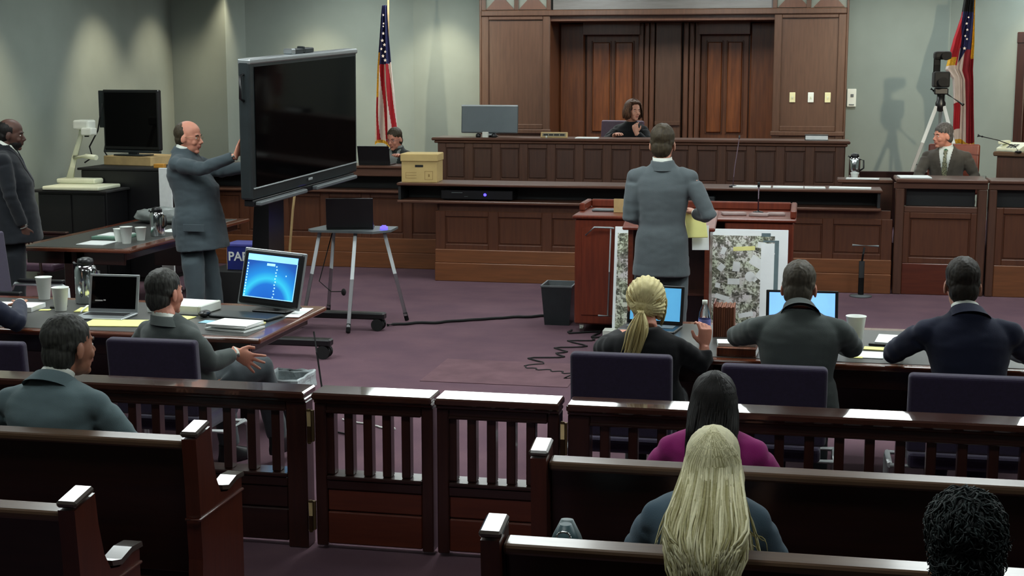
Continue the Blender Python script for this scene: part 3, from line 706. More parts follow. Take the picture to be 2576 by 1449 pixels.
carafe(-5.82, 12.2, .747, 'steel carafe on the reddish table behind the foam cups', .27, .066)
carafe(.53, 15.76, 1.125, 'steel carafe beside the right end of the judge bench', .26, .06)
cup(-4.93, 8.6, .75, 'white foam cup farther from the grey haired man on the left table', .15, .053)
cup(-4.59, 8.2, .75, 'white foam cup just above the grey haired person in teal on the left table', .15, .053)
cup(.53, 15.65, 1.125, 'small white cup in front of the carafe by the judge bench', .06, .045)
cup(.31, 8.1, .75, 'white foam cup between the two men at the right table', .15, .055)
cup(-5.96, 11.72, .747, 'left one of the foam cups crowded on the reddish table', .12, .05)
cup(-5.84, 11.62, .747, 'front foam cup of the crowded ones on the reddish table', .15, .055)
cup(-5.82, 11.86, .747, 'rear foam cup of the crowded ones on the reddish table', .12, .05)

# ---------------------------------------------------------------- reddish table
one('folder_stack', B(-6.3, -6.0, 11.85, 12.2, .75, .775, .003), M['greenp'], 'green folders with white paper on the reddish table', 'folders', (-6.15, 12.0, .75))
one('paper_sheet', B(-6.27, -6.02, 11.9, 12.15, .775, .782, .001), M['paper'], 'white sheet on top of the green folders', 'papers', (-6.15, 12.0, .775))
one('paper_sheet', B(-6.22, -5.96, 11.42, 11.7, .751, .758, .001), M['paper'], 'loose white sheet near the front edge of the reddish table', 'papers', (-6.1, 11.55, .751))
one('paper_sheet', B(-5.95, -5.66, 12.5, 12.75, .751, .756, .001), M['paper'], 'white sheet at the elbow of the bald man by the carafe', 'papers', (-5.8, 12.6, .751))
t = thing('plastic_bag', 'crumpled translucent white bag on the far end of the reddish table', 'bag', (-6.3, 13.4, .75))
bm = BM(); bmesh.ops.create_icosphere(bm, subdivisions=4, radius=1)
for v in bm.verts:
    n = noise.noise(v.co*2.2)*.35+noise.noise(v.co*5)*.15
    v.co = Vector((v.co.x*(.36+.1*n), v.co.y*(.2+.1*n), max(0, v.co.z*.5+.4)*(.17+.1*n)))
bmesh.ops.translate(bm, vec=(-6.22, 13.3, .752), verts=bm.verts)
for f in bm.faces: f.smooth = True
obj('body', bm, mat('grey plastic film', (136,142,140), .3, var=.2, scale=12), t)

# ---------------------------------------------------------------- cabinet with television and document camera
t = thing('media_cabinet', 'black media cabinet by the left wall under the television', 'cabinet', (-7.4, 14.6, 0))
bm = BM(); box(bm, -7.88, -7.1, 13.72, 14.19, .05, 1.0, .006); obj('low_body', bm, M['black'], t)
bm = BM(); box(bm, -7.64, -6.72, 14.21, 15.2, .05, 1.2, .006); obj('tall_body', bm, M['black'], t)
obj('low_top', B(-7.93, -7.07, 13.66, 14.2, 1.0, 1.025, .005), M['blackm'], t)
obj('tall_top', B(-7.68, -6.68, 14.2, 15.3, 1.2, 1.225, .005), M['blackm'], t)
bm = BM(); box(bm, -7.86, -7.12, 13.76, 14.19, 0, .05, 0); box(bm, -7.6, -6.75, 14.25, 15.0, 0, .05, 0); obj('plinth', bm, M['blackm'], t)
for a, b in ((-7.86, -7.5), (-7.48, -7.12)): obj('door', B(a, b, 13.705, 13.72, .08, .98, .004), M['black'], t)
t = thing('document_camera', 'cream document camera with a raised arm on the black cabinet', 'document camera', (-7.65, 14.0, 1.027))
def DC(bm): bmesh.ops.translate(bm, vec=(.13, -.605, -.018), verts=bm.verts)
bm = BM(); box(bm, -7.92, -7.28, 14.25, 14.75, 1.045, 1.085, .015, seg=2); box(bm, -7.95, -7.5, 14.6, 14.8, 1.085, 1.14, .02, seg=2); DC(bm); obj('base', bm, M['cream'], t)
bm = BM(); tube(bm, [(-7.86,14.72,1.1),(-7.8,14.74,1.35),(-7.7,14.72,1.6),(-7.66,14.7,1.72)], [.045,.03,.026,.03], 10); DC(bm); obj('arm', bm, M['cream'], t)
bm = BM(); box(bm, -7.73, -7.55, 14.6, 14.78, 1.66, 1.76, .02, seg=2); box(bm, -7.62, -7.5, 14.56, 14.7, 1.6, 1.68, .015, seg=2); DC(bm); obj('camera_head', bm, M['white'], t)
bm = BM(); tube(bm, [(-7.78,14.72,1.36),(-7.6,14.62,1.38),(-7.45,14.56,1.37)], [.03,.026,.028], 8); DC(bm); obj('lamp_arm', bm, M['cream'], t)
bm = BM(); cyl(bm, (-7.58,14.62,1.605),(-7.58,14.62,1.585), .025, n=12); DC(bm); obj('lens', bm, M['black'], t)
t = thing('television', 'dark flat television standing on the tan box on the cabinet', 'television', (-7.1, 15.0, 1.29))
q = RZ(-7.27, 14.72, 1.332, R(-12))
bm = BM(); box(bm, -.38, .38, -.03, .03, .06, .72, .012, mtx=q); obj('housing', bm, M['black'], t)
bm = BM(); box(bm, -.35, .35, -.034, -.03, .1, .69, 0, mtx=q); obj('screen', bm, M['screen'], t)
bm = BM(); box(bm, -.38, .38, -.032, .0, .03, .06, .006, mtx=q); obj('speaker_bar', bm, M['charcoal'], t)
bm = BM(); box(bm, -.2, .2, -.1, .1, .0, .015, .005, mtx=q); box(bm, -.06, .06, -.02, .02, .015, .06, .003, mtx=q); obj('stand', bm, M['charcoal'], t)
bm = BM(); box(bm, -.46, -.385, .0, .05, .3, .71, .006, mtx=q); obj('side_bracket', bm, M['charcoal'], t)
bm = BM(); box(bm, -.31, .33, -.22, .3, -.104, -.002, .006, mtx=RZ(-7.27, 14.84, 1.33, R(-12)))
one('riser_box', bm, M['tan'], 'tan wooden riser box beneath the flat television', 'box', (-7.27, 14.84, 1.226))
bm = BM(); box(bm, -6.84, -6.73, 14.3, 14.38, 1.226, 1.27, .004); one('small_box', bm, M['orange'], 'small orange box at the corner of the black cabinet', 'box', (-6.78, 14.34, 1.226))
for k, (pts, lb) in enumerate(((((-7.64,14.75,1.9),(-7.72,14.78,1.6),(-7.84,14.8,1.42),(-7.82,14.82,1.3),(-7.90,14.78,1.24)), 'black cable hanging down the side of the flat television, outer loop'), (((-7.72,14.95,1.85),(-7.72,14.97,1.5),(-7.74,14.95,1.36),(-7.68,14.95,1.27),(-7.74,15.0,1.24)), 'black cable hanging behind the flat television, inner loop'))):
    bm = BM(); tube(bm, pts, .009, 6); one('cable', bm, M['rubber'], lb, 'cable', pts[-1], 'cables behind the flat television')
bm = BM(); box(bm, -6.7, -6.56, 14.12, 14.15, .0, 1.24, .003); one('chart_board', bm, M['paper'], 'narrow white board standing between the cabinet and the bald man', 'board', (-6.63, 14.13, 0))

# ---------------------------------------------------------------- big display on its wheeled stand
t = thing('interactive_display', 'huge black display on a wheeled stand pushed by the bald man', 'display', (-4.05, 11.25, 0))
O = Vector((-4.01, 11.26, 1.85)); ux = Vector((.27, 1.82, .105)).normalized(); uz = Vector((.03, -.06, 1)).normalized(); uz = (uz-ux*uz.dot(ux)).normalized(); un = ux.cross(uz)
q = Matrix(((ux.x, un.x*-1, uz.x, O.x), (ux.y, un.y*-1, uz.y, O.y), (ux.z, un.z*-1, uz.z, O.z), (0,0,0,1)))   # local x along the screen, -y out of the screen, z up
if q.to_3x3().determinant() < 0:
    q = q @ Matrix.Scale(-1, 4, (0,1,0))
HW, HH = .925, .535
bm = BM(); box(bm, -HW, HW, .0, .1, -HH, HH, .02, mtx=q, seg=2); obj('housing', bm, M['charcoal'], t)
bm = BM(); box(bm, -HW+.075, HW-.045, -.006, -.002, -HH+.1, HH-.05, 0, mtx=q); obj('screen', bm, M['screen'], t)
bm = BM(); box(bm, -HW, HW, -.012, .1, HH-.03, HH+.012, .012, mtx=q, seg=2); obj('top_trim', bm, M['alu'], t)
bm = BM(); box(bm, -HW+.03, HW-.03, -.012, .0, -HH+.086, -HH+.096, .002, mtx=q); obj('lower_trim', bm, M['silver'], t)
bm = BM(); box(bm, -HW+.05, -.1, -.05, -.0, -HH-.045, -HH-.012, .008, mtx=q); obj('pen_tray', bm, M['greyp'], t)
bm = BM(); box(bm, .06, HW-.1, -.05, -.0, -HH-.045, -HH-.012, .008, mtx=q); obj('pen_tray', bm, M['greyp'], t)
bm = BM(); box(bm, -HW+.02, HW-.06, -.0, .08, -HH-.05, -HH, .006, mtx=q); obj('lower_housing', bm, M['black'], t)
bm = BM(); box(bm, -.02, .05, -.016, -.008, -HH+.045, -HH+.065, .003, mtx=q); obj('badge', bm, M['silver'], t)
bm = BM(); tube(bm, [q @ Vector(p) for p in ((-HW, .05, .43), (-HW-.045, .05, .42), (-HW-.05, .05, .25), (-HW, .05, .23))], .011, 8); obj('grip', bm, M['black'], t)
bm = BM(); box(bm, -.12, .12, .1, .16, -.3, .3, .006, mtx=q); obj('mount', bm, M['black'], t)
for (a, b), y in (((-4.42, -3.62), 10.62), ((-4.42, -3.56), 11.9)):
    bm = BM(); box(bm, a, b, y-.05, y+.05, .1, .16, .012); obj('foot_beam', bm, M['black'], t)
    for x in (a+.05, b-.05):
        bm = BM(); cyl(bm, (x-.012, y-.05, .055), (x-.012, y-.01, .055), .055, n=18); cyl(bm, (x-.012, y+.01, .055), (x-.012, y+.05, .055), .055, n=18); obj('caster', bm, M['rubber'], t)
bm = BM(); box(bm, -4.36, -4.24, 10.66, 11.86, .1, .17, .01); obj('cross_beam', bm, M['black'], t)
bm = BM(); rings(bm, [[(-4.5-.0,11.08,.17),(-4.32,11.08,.17),(-4.32,11.46,.17),(-4.5,11.46,.17)], [(-4.42,11.1,1.3),(-4.3,11.1,1.3),(-4.3,11.44,1.3),(-4.42,11.44,1.3)], [(-4.36,11.12,2.0),(-4.24,11.12,2.0),(-4.24,11.42,2.0),(-4.36,11.42,2.0)]], smooth=False); obj('column', bm, M['black'], t)
q2 = q @ Matrix.Translation((-.03, .05, HH+.013))
t = thing('video_camera_bar', 'small silver and black camera bar on top of the huge display', 'camera', q2.translation, 0)
bm = BM(); box(bm, -.2, -.13, -.04, .04, 0, .045, .008, mtx=q2); obj('end_block', bm, M['alu'], t)
bm = BM(); box(bm, -.13, .02, -.03, .03, 0, .04, .006, mtx=q2); obj('body', bm, M['charcoal'], t)
bm = BM(); box(bm, .04, .2, -.03, .03, 0, .04, .006, mtx=q2); box(bm, .015, .045, -.03, .03, .008, .055, .004, mtx=q2); obj('second_body', bm, M['charcoal'], t)

# tripod table with laptop
t = thing('tripod_table', 'small grey tray table on three chrome legs below the display', 'tripod table', (-4.0, 12.35, 0))
ZT = .85
bm = BM(); prism(bm, [(-4.36,12.2),(-4.3,12.1),(-3.72,12.08),(-3.6,12.25),(-3.62,12.55),(-4.3,12.58)], ZT-.02, ZT, mtx=None); obj('tray', bm, M['greyp'], t)
for a, b in (((-3.9,12.15,ZT-.02),(-3.84,11.72,.05)), ((-3.68,12.3,ZT-.02),(-3.52,12.42,.05)), ((-4.2,12.45,ZT-.02),(-4.36,12.72,.05)), ((-4.25,12.2,ZT-.02),(-4.42,12.2,.05))):
    bm = BM(); tube(bm, [a, b], .017, 10); lg = obj('leg', bm, M['steel'], t)
    d = (Vector(b)-Vector(a)).normalized(); bm = BM(); tube(bm, [Vector(b)-d*.03, Vector(b)+d*.045], .02, 10); obj('leg_tip', bm, M['rubber'], lg)
laptop('laptop', 'black laptop open on the grey tripod tray', -4.0, 12.33, ZT, R(180+14), .42, .26, .27, 6)
bm = BM(); cyl(bm, (-3.68, 12.3, ZT), (-3.68, 12.3, ZT+.022), .035, n=16); cyl(bm, (-3.68, 12.3, ZT+.022), (-3.68, 12.3, ZT+.034), .02, n=12); one('lit_mouse', bm, M['led'], 'glowing blue device on the tripod tray beside the laptop', 'device', (-3.68, 12.3, ZT))
bm = BM(); tube(bm, [(-4.83,12.9,.015),(-4.76,12.8,.6),(-4.7,12.74,.97),(-4.62,12.68,1.35)], .012, 6); one('wooden_pointer', bm, M['tan'], 'thin tan pointer rod leaning behind the tripod laptop', 'rod', (-4.83, 12.9, 0))

# paper carton on a dark stand
one('dark_stand', B(-5.6, -4.95, 12.75, 13.25, 0, .36, .01), M['blackm'], 'low black stand carrying the blue paper carton', 'stand', (-5.27, 13.0, 0))
t = thing('paper_carton', 'blue carton with pale lettering behind the bald man', 'box', (-5.25, 13.0, .36))
obj('box_body', B(-5.42, -5.03, 12.84, 13.12, .361, .6, .004), M['tan'], t)
obj('printed_wrap', B(-5.41, -5.035, 12.83, 12.84, .365, .59, .002), M['blue'], t)
obj('carton_lid', B(-5.43, -5.02, 12.825, 13.13, .59, .615, .003), mat('violet carton lid', (70,72,150), .5), t)
def text(s, size, mtx, m, parent, name='lettering', ext=.002, font_bold=False):
    cu = bpy.data.curves.new('txt', 'FONT'); cu.body = s; cu.size = size; cu.extrude = ext; cu.offset = size*.018
    o = bpy.data.objects.new('txt', cu); C.objects.link(o)
    dg = bpy.context.evaluated_depsgraph_get(); me = bpy.data.meshes.new_from_object(o.evaluated_get(dg))
    bpy.data.objects.remove(o); bm = BM(); bm.from_mesh(me); bpy.data.meshes.remove(me)
    bmesh.ops.transform(bm, matrix=mtx @ Matrix.Rotation(R(90), 4, 'X'), verts=bm.verts)
    return obj(name, bm, m, parent)
text('PAPER', .12, Matrix.Translation((-5.40, 12.828, .455)), M['foam'], t)

# ---------------------------------------------------------------- left counsel table
Z0 = .75
q = Matrix.Translation((-3.25, 8.47, Z0)) @ Matrix.Rotation(R(-8), 4, 'Z')
t = thing('computer_monitor', 'black monitor showing a blue lit desktop on the left counsel table', 'monitor', (-3.25, 8.47, Z0), R(-8))
qs = q @ Matrix.Translation((.0, -.05, .212)) @ Matrix.Scale(1.04, 4) @ Matrix.Rotation(R(3.5), 4, 'Y') @ Matrix.Rotation(R(-14), 4, 'X')
bm = BM(); box(bm, -.2, .2, -.015, .03, -.165, .165, .02, mtx=qs, seg=3); obj('housing', bm, M['black'], t)
bm = BM(); box(bm, -.209, .209, .0, .018, -.174, .174, .02, mtx=qs, seg=3); obj('silver_rim', bm, M['alu'], t)
me_bm = BM(); box(me_bm, -.17, .17, -.0175, -.0155, -.125, .14, 0)
me = bpy.data.meshes.new('screen'); me_bm.to_mesh(me); me_bm.free(); me.materials.append(M['desktop'])
so = bpy.data.objects.new('screen', me); C.objects.link(so); so.parent = t; so.matrix_local = WM[t.name].inverted() @ qs; WM[so.name] = qs
bm = BM(); box(bm, -.168, .168, -.019, -.0176, .1, .138, 0, mtx=qs); obj('toolbar', bm, M['lit_pale'], t)
bm = BM()
for i in range(12): box(bm, -.165, -.158, -.019, -.0176, -.118+i*.0175, -.108+i*.0175, 0, mtx=qs)
for i in range(11): box(bm, .028+(i%2)*.004, .036+(i%2)*.004, -.019, -.0176, -.115+i*.0185, -.107+i*.0185, 0, mtx=qs)
box(bm, -.035, .02, -.019, -.0176, .075, .09, 0, mtx=qs); box(bm, .1, .106, -.019, -.0176, .02, .028, 0, mtx=qs); box(bm, -.168, .168, -.019, -.0176, -.124, -.12, 0, mtx=qs); box(bm, .166, .17, -.019, -.0176, -.12, .1, 0, mtx=qs)
obj('desktop_icons', bm, M['lit_icon'], t)
bm = BM(); box(bm, -.03, .03, .03, .06, -.03, .05, .004, mtx=qs); box(bm, -.025, .025, .0, .04, .015, .2, .004, mtx=q); box(bm, -.12, .12, -.1, .12, 0.002, .016, .006, mtx=q); obj('stand', bm, M['black'], t)
bm = BM(); box(bm, -.23, .2, -.1, .09, .002, .02, .006, mtx=RZ(-3.33, 8.2, Z0, R(-12))); one('keyboard', bm, M['charcoal'], 'dark keyboard lying below the blue lit monitor', 'keyboard', (-3.33, 8.2, Z0))
bm = BM(); ell(bm, (-3.6, 8.16, .773), (.035,.055,.022)); one('mouse', bm, M['black'], 'black computer mouse beside the dark keyboard', 'mouse', (-3.6, 8.16, Z0))
t, s = laptop('laptop', 'silver laptop open on the left counsel table', -4.2, 8.03, Z0, R(2), .33, .235, .235, 12, 'alu')
bm = BM(); box(bm, -.12, -.07, -.0035, -.002, .065, .073, 0, mtx=s); box(bm, -.065, -.05, -.0035, -.002, .068, .076, 0, mtx=s); obj('caption', bm, M['dim_text'], t)
bm = BM(); box(bm, -.165, .165, .009, .0095, .0, .235, .0, mtx=s); bm.free()
def sheet(name, label, x, y, z, w, d, rz, m='paper', h=.004, cat='papers', group=None):
    bm = BM(); box(bm, -w/2, w/2, -d/2, d/2, 0, h, min(.001, h/4), mtx=RZ(x, y, z, R(rz)))
    return one(name, bm, M[m], label, cat, (x, y, z), group, R(rz))
Zs = .7505
sheet('legal_pad', 'large yellow sheets spread in front of the silver laptop', -3.98, 7.84, Zs, .46, .22, 8, 'yellow', .006, 'paper pad')
sheet('legal_pad', 'yellow pad just in front of the steel carafe on the left table', -4.4, 8.26, Zs, .2, .16, 12, 'yellow', .006, 'paper pad')
sheet('sticky_note', 'small yellow note left of the nearer foam cup', -4.7, 8.2, Zs, .07, .05, 15, 'yellow', .003, 'note')
sheet('legal_pad', 'yellow pad beside the ear of the man at the left table', -3.74, 8.07, Zs, .17, .16, -8, 'yellow', .006, 'paper pad')
t = thing('ring_binder', 'thick white binder lying on the left table behind the seated man', 'binder', (-3.82, 8.34, Z0), R(-6))
q = RZ(-3.82, 8.34, Z0, R(-6)); bm = BM(); box(bm, -.19, .17, -.12, .14, .001, .058, .004, mtx=q); obj('cover', bm, M['paper'], t)
bm = BM(); box(bm, .165, .19, -.12, .14, .001, .06, .006, mtx=q); obj('spine', bm, M['white'], t)
sheet('paper_sheet', 'pale blue sheet beside the white papers on the left table', -3.47, 7.99, Zs, .16, .09, -5, 'bluep')
sheet('legal_pad', 'long yellow pad just beyond the white papers near the table end', -3.28, 7.985, Zs, .26, .1, -8, 'yellow', .01, 'paper pad')
for k in range(3):
    bm = BM(); box(bm, -.15+.004*k, .13-.003*k, -.11, .1, 0, .009, .001, mtx=RZ(-3.25, 7.82, .762+.0095*k, R(-14+3*k))) if k else box(bm, -.15, .13, -.11, .1, 0, .0105, .001, mtx=RZ(-3.25, 7.82, Zs, R(-14)))
    one('paper_stack', bm, M['paper'], ['bottom of the white papers fanned near the left table corner', 'middle of the white papers fanned near the left table corner', 'topmost of the white papers fanned near the left table corner'][k], 'papers', (-3.25, 7.82, .75+.0115*k), 'white papers near the left table corner')
sheet('paper_sheet', 'white sheet lying along the right edge of the left table', -3.08, 8.42, Zs, .09, .34, 4)
sheet('notebook', 'thick white notebook under the hand at the left edge', -4.9, 8.2, Zs, .3, .2, 4, 'paper', .03, 'notebook')
bm = BM(); box(bm, -.05, .05, -.03, .03, 0, .014, .005, mtx=RZ(-4.66, 8.3, Zs, R(10))); one('phone', bm, M['black'], 'black phone next to the white notebook on the left table', 'phone', (-4.66, 8.3, Zs))
bm = BM(); tube(bm, [(-4.47,8.4,.757),(-4.46,8.3,.77),(-4.42,8.16,.768),(-4.4,8.1,.762)], .006, 6); one('charger_cable', bm, M['foam'], 'white charger cable beside the silver laptop', 'cable', (-4.42, 8.16, .752))

# ---------------------------------------------------------------- bins, cables, floor hatch
def bin_(x, y, label, w, d, h, body, liner):
    t = thing('waste_bin', label, 'waste bin', (x, y, 0))
    def rr(s, z, o=0): return [(x-w/2*s-o, y-d/2*s-o, z), (x+w/2*s+o, y-d/2*s-o, z), (x+w/2*s+o, y+d/2*s+o, z), (x-w/2*s-o, y+d/2*s+o, z)]
    bm = BM(); rings(bm, [rr(.8,.0), rr(1,h), rr(.95,h), rr(.77,.02)], smooth=False, cap=False); bm.faces.new([bm.verts.new(p) for p in rr(.79,.015)]); bm.faces.new([bm.verts.new(p) for p in rr(.8,.0)]); obj('body', bm, body, t)
    bm = BM(); rr_ = [rr(.99,h-.09,.007), rr(1.0,h,.006), rr(.98,h+.008,.0), rr(.93,h-.01,-.004), rr(.85,.1,-.004)] if liner == 'big' else [rr(1,h-.012,.005), rr(1,h+.002,.005), rr(.94,h+.002,0), rr(.9,h-.06,0)]
    rings(bm, rr_, smooth=False, cap=False)
    if liner == 'big':
        bmesh.ops.subdivide_edges(bm, edges=bm.edges[:], cuts=5, use_grid_fill=True)
        for v in bm.verts: v.co += Vector((noise.noise(v.co*19), noise.noise(v.co*21+Vector((5,0,0))), .8*noise.noise(v.co*17)))*.012
    obj('liner', bm, M['liner'] if liner == 'big' else M['greyp'], t)
bin_(-2.13, 12.6, 'dark grey waste bin standing left of the lectern', .28, .34, .36, M['charcoal'], 'rim')
bin_(-3.2, 8.5, 'waste bin with a crumpled white liner beside the left table end', .26, .34, .33, M['charcoal'], 'big')
def cable(label, pts, r=.007, m='rubber', name='floor_cable', group=None):
    bm = BM(); tube(bm, pts, r, 6); return one(name, bm, M[m], label, 'cable', (pts[0][0], pts[0][1], 0), group)
def wig(p0, p1, n, amp, z=.009, seed=0):
    n *= 2; p0, p1 = Vector(p0), Vector(p1); d = (p1-p0); nn = Vector((-d.y, d.x, 0)).normalized()
    return [tuple(p0+d*(i/n)+nn*amp*noise.noise(Vector((i*.3+seed, seed, 0))))[:2]+(z,) for i in range(n+1)]
cable('thick black cable running across the carpet from the display to the bin', wig((-3.6,12.1,0), (-2.3,12.9,0), 14, .08, .014, 3), .013)
cable('black cable coiled on the carpet by the lectern foot', wig((-1.95,12.2,0), (-1.25,11.7,0), 10, .2, .01, 9), .008, group='thin cables by the lectern')
cable('thin black cable wandering over the carpet toward the gates', wig((-1.7,11.9,0), (-2.05,10.6,0), 14, .25, .008, 14), .006, group='thin cables by the lectern')
cable('thin looping cable at the front edge of the floor hatch', wig((-2.05,10.6,0), (-1.3,10.1,0), 16, .3, .008, 21), .006, group='thin cables by the lectern')
cable('thin black cable hanging from the left table down past the lined bin', [(-3.05,8.6,.6),(-2.98,8.5,.35),(-2.93,8.45,.1),(-2.9,8.4,.009),(-2.7,8.3,.009)], .006)
cable('pale cord lying on the carpet by the lined bin', wig((-2.9,8.7,0), (-2.5,8.5,0), 8, .05, .008, 5), .006, 'foam')
bm = BM(); tube(bm, [(-4.2,12.42,.82),(-4.3,12.3,.36),(-4.12,12.1,.3),(-3.98,12.0,.32)], .005, 6); ell(bm, (-3.97,12.0,.315), (.022,.02,.032)); one('hanging_cord', bm, M['rubber'], 'black plug dangling on its cord between the tripod table legs', 'cord', (-3.97,12.0,.3))
t = tag(one('floor_hatch', B(-2.72, -1.62, 9.95, 10.78, 0, .006, .002), M['carpet2'], 'square carpeted floor hatch between the tables and the gates', 'floor hatch', (-2.2, 10.4, 0)))
bm = BM(); lathe(bm, [(.04,0),(.06,.004),(.045,.05),(.0,.06)], (.2, 14.72, 0), 12); bm.free()
t = thing('floor_mic_stand', 'dark short stand on the carpet before the counter panels, right side', 'stand', (.62, 14.75, 0))
bm = BM(); lathe(bm, [(.11,0),(.11,.012),(.02,.02)], (.6, 14.72, 0), 20); obj('base', bm, M['greyp'], t)
bm = BM(); tube(bm, [(.6,14.72,.02),(.6,14.72,.36)], .028, 10); tube(bm, [(.6,14.72,.36),(.62,14.72,.5)], .01, 8); obj('post', bm, M['rubber'], t)
bm = BM(); tube(bm, [(.5,14.72,.52),(.76,14.72,.515)], .012, 8); obj('crossbar', bm, M['silver'], t)
# ---------------------------------------------------------------- lectern, exhibit board, small podium
t = thing('lectern', 'wide reddish wood lectern on casters behind the aerial photo board', 'lectern', (-1.0, 12.5, 0))
bm = BM(); box(bm, -1.92, -1.36, 12.13, 12.95, .08, 1.0, .012); box(bm, -.64, -.07, 12.13, 12.95, .08, 1.0, .012); box(bm, -1.36, -.64, 12.5, 12.95, .08, 1.0, .006); obj('body', bm, M['redwood'], t)
bm = BM(); box(bm, -1.86, -1.42, 12.118, 12.135, .16, .93, .014); obj('raised_panel', bm, M['redwood'], t)
bm = BM(); box(bm, -1.94, -.05, 12.1, 13.0, 1.0, 1.03, .012); obj('top', bm, M['redwood'], t)
bm = BM(); box(bm, -.1, -.05, 12.15, 12.95, 1.03, 1.1, .01); box(bm, -1.94, -1.89, 12.5, 12.95, 1.03, 1.1, .01); box(bm, -1.89, -.1, 12.9, 12.95, 1.03, 1.1, .01); obj('gallery_rail', bm, M['redwood'], t)
for x in (-1.86, -.13):
    for y in (12.18, 12.88):
        bm = BM(); cyl(bm, (x-.015, y, .035), (x+.015, y, .035), .035, n=14); box(bm, x-.02, x+.02, y-.02, y+.02, .05, .08, .003); obj('caster', bm, M['white'], t)
bm = BM(); box(bm, -1.82, -1.6, 12.45, 12.6, 1.031, 1.05, .006, mtx=Matrix.Translation((0,0,0))); one('lectern_tray', bm, M['greyp'], 'grey clutter lying on the left end of the lectern top', 'desk item', (-1.7, 12.5, 1.031))
bm = BM(); box(bm, -1.62, -1.42, 12.4, 12.42, 1.031, 1.15, .002); one('folder', bm, M['tan'], 'pale tan folder standing on the lectern top left of the standing person in grey', 'folder', (-1.52, 12.4, 1.031))
for (x, y, w, d, rz, l) in ((-.58, 12.4, .2, .13, 12, 'loose papers on the lectern top nearest the standing person in grey'), (-.36, 12.36, .16, .12, -10, 'loose papers on the lectern top in the middle of the pile'), (-.22, 12.45, .14, .14, 6, 'loose papers on the lectern top near its right end')):
    bm = BM(); box(bm, -w/2, w/2, -d/2, d/2, 0, .022, .004, mtx=RZ(x, y, 1.031, R(rz))); one('paper_stack', bm, mat('greyish papers '+str(x), (150,130,126), .7), l, 'papers', (x, y, 1.031), 'papers on the lectern')
t = thing('gooseneck_microphone', 'upright gooseneck microphone on the right half of the lectern', 'microphone', (-.38, 12.6, 1.031))
bm = BM(); lathe(bm, [(.045,0),(.045,.012),(.012,.02)], (-.38, 12.6, 1.031), 14); obj('base', bm, M['black'], t)
bm = BM(); tube(bm, [(-.38,12.6,1.05),(-.38,12.6,1.26)], .006, 6); obj('stem', bm, M['leather'], t)
bm = BM(); cyl(bm, (-.38,12.6,1.26), (-.38,12.59,1.3), .011, n=10); obj('capsule', bm, M['blackm'], t)
bm = BM(); tube(bm, [(-1.82,12.1,.86),(-1.74,12.06,.935),(-1.6,12.05,.935),(-1.57,12.05,.93)], .008, 8); tube(bm, [(-1.7,12.06,.17),(-1.5,12.06,.17)], .01, 8); tube(bm, [(-1.62,12.075,.17),(-1.6,12.075,.93)], .006, 8)
one('wire_easel', bm, M['silver'], 'thin metal easel arm at the left edge of the aerial photo board', 'easel', (-1.6, 12.06, .0))
t = thing('exhibit_board', 'big white bordered aerial photo board leaning against the lectern', 'board', (-.85, 12.0, 0))
qb = Matrix.Translation((-.835, 11.89, .006)) @ Matrix.Rotation(R(-10), 4, 'X')
bm = BM(); box(bm, -.725, .725, .0, .014, 0, .955, .003, mtx=qb); obj('board', bm, M['board'], t); obj('stand_foot', B(-1.62, -1.52, 11.76, 11.88, .0, .1, .006), M['white'], t)
me_bm = BM(); box(me_bm, -.70, .615, -.003, -.0005, .03, .9, 0); me = bpy.data.meshes.new('photo_print'); me_bm.to_mesh(me); me_bm.free(); me.materials.append(M['aerial'])
o = bpy.data.objects.new('photo_print', me); C.objects.link(o); o.parent = t; o.matrix_local = WM[t.name].inverted() @ qb; WM[o.name] = qb
bm = BM(); box(bm, .505, .615, -.006, -.003, .02, .84, 0, mtx=qb); obj('legend_strip', bm, M['board'], t)
bm = BM(); box(bm, .615, .65, -.004, -.001, .02, .85, 0, mtx=qb); box(bm, .52, .65, -.004, -.001, .85, .865, 0, mtx=qb); box(bm, .505, .58, -.004, -.0005, .895, .925, 0, mtx=qb); obj('legend_grey_line', bm, mat('printed grey', (96,116,120), .6), t)  # plain grey strips beside and above the legend
def spot(x0, x1, z0, z1, rz=0, m='paper', nm='roof_print'):
    bm = BM(); box(bm, -(x1-x0)/2, (x1-x0)/2, -.0055, -.003, -(z1-z0)/2, (z1-z0)/2, 0, mtx=qb @ Matrix.Translation(((x0+x1)/2+.835, 0, (z0+z1)/2)) @ Matrix.Rotation(R(rz), 4, 'Y')); obj(nm, bm, M[m], t)
spot(-.6,-.5,.49,.54); spot(-.42,-.3,.64,.72,30); spot(-.4,-.36,.52,.56,45); spot(-.68,-.63,.6,.66,40); spot(-.62,-.55,.3,.36,-25); spot(-.37,-.27,.55,.62,-55); spot(-.66,-.62,.74,.8,20); spot(-.7,-.58,.36,.4,15); spot(-.5,-.38,.22,.26,-12); spot(-.45,-.33,.12,.17,8); spot(-.3,-.25,.3,.4,35); spot(-.7,-.66,.46,.5,10); spot(-.28,-.22,.74,.78,-20); spot(-.66,-.56,.14,.18,25); spot(-.36,-.3,.8,.85,5); spot(-.56,-.5,.6,.68,5)
bm = BM(); cyl(bm, qb @ Vector((.42,-.0055,.56)), qb @ Vector((.42,-.003,.56)), .042, n=20)
obj('roof_print', bm, M['paper'], t)
spot(-.56,-.38,.775,.81,-4, 'yellow', 'yellow_caption')
t = thing('podium', 'small dark podium directly in front of the standing person in grey', 'podium', (-1.02, 11.3, 0))
for x in (-1.34, -.74): obj('side_panel', B(x, x+.04, 11.15, 11.5, .04, 1.05, .006), M['gatew'], t)
bm = BM(); box(bm, -1.3, -.74, 11.46, 11.5, .04, 1.08, .004); box(bm, -1.3, -.74, 11.2, 11.46, .5, .52, .003); obj('back_panel', bm, M['dwoodv'], t)
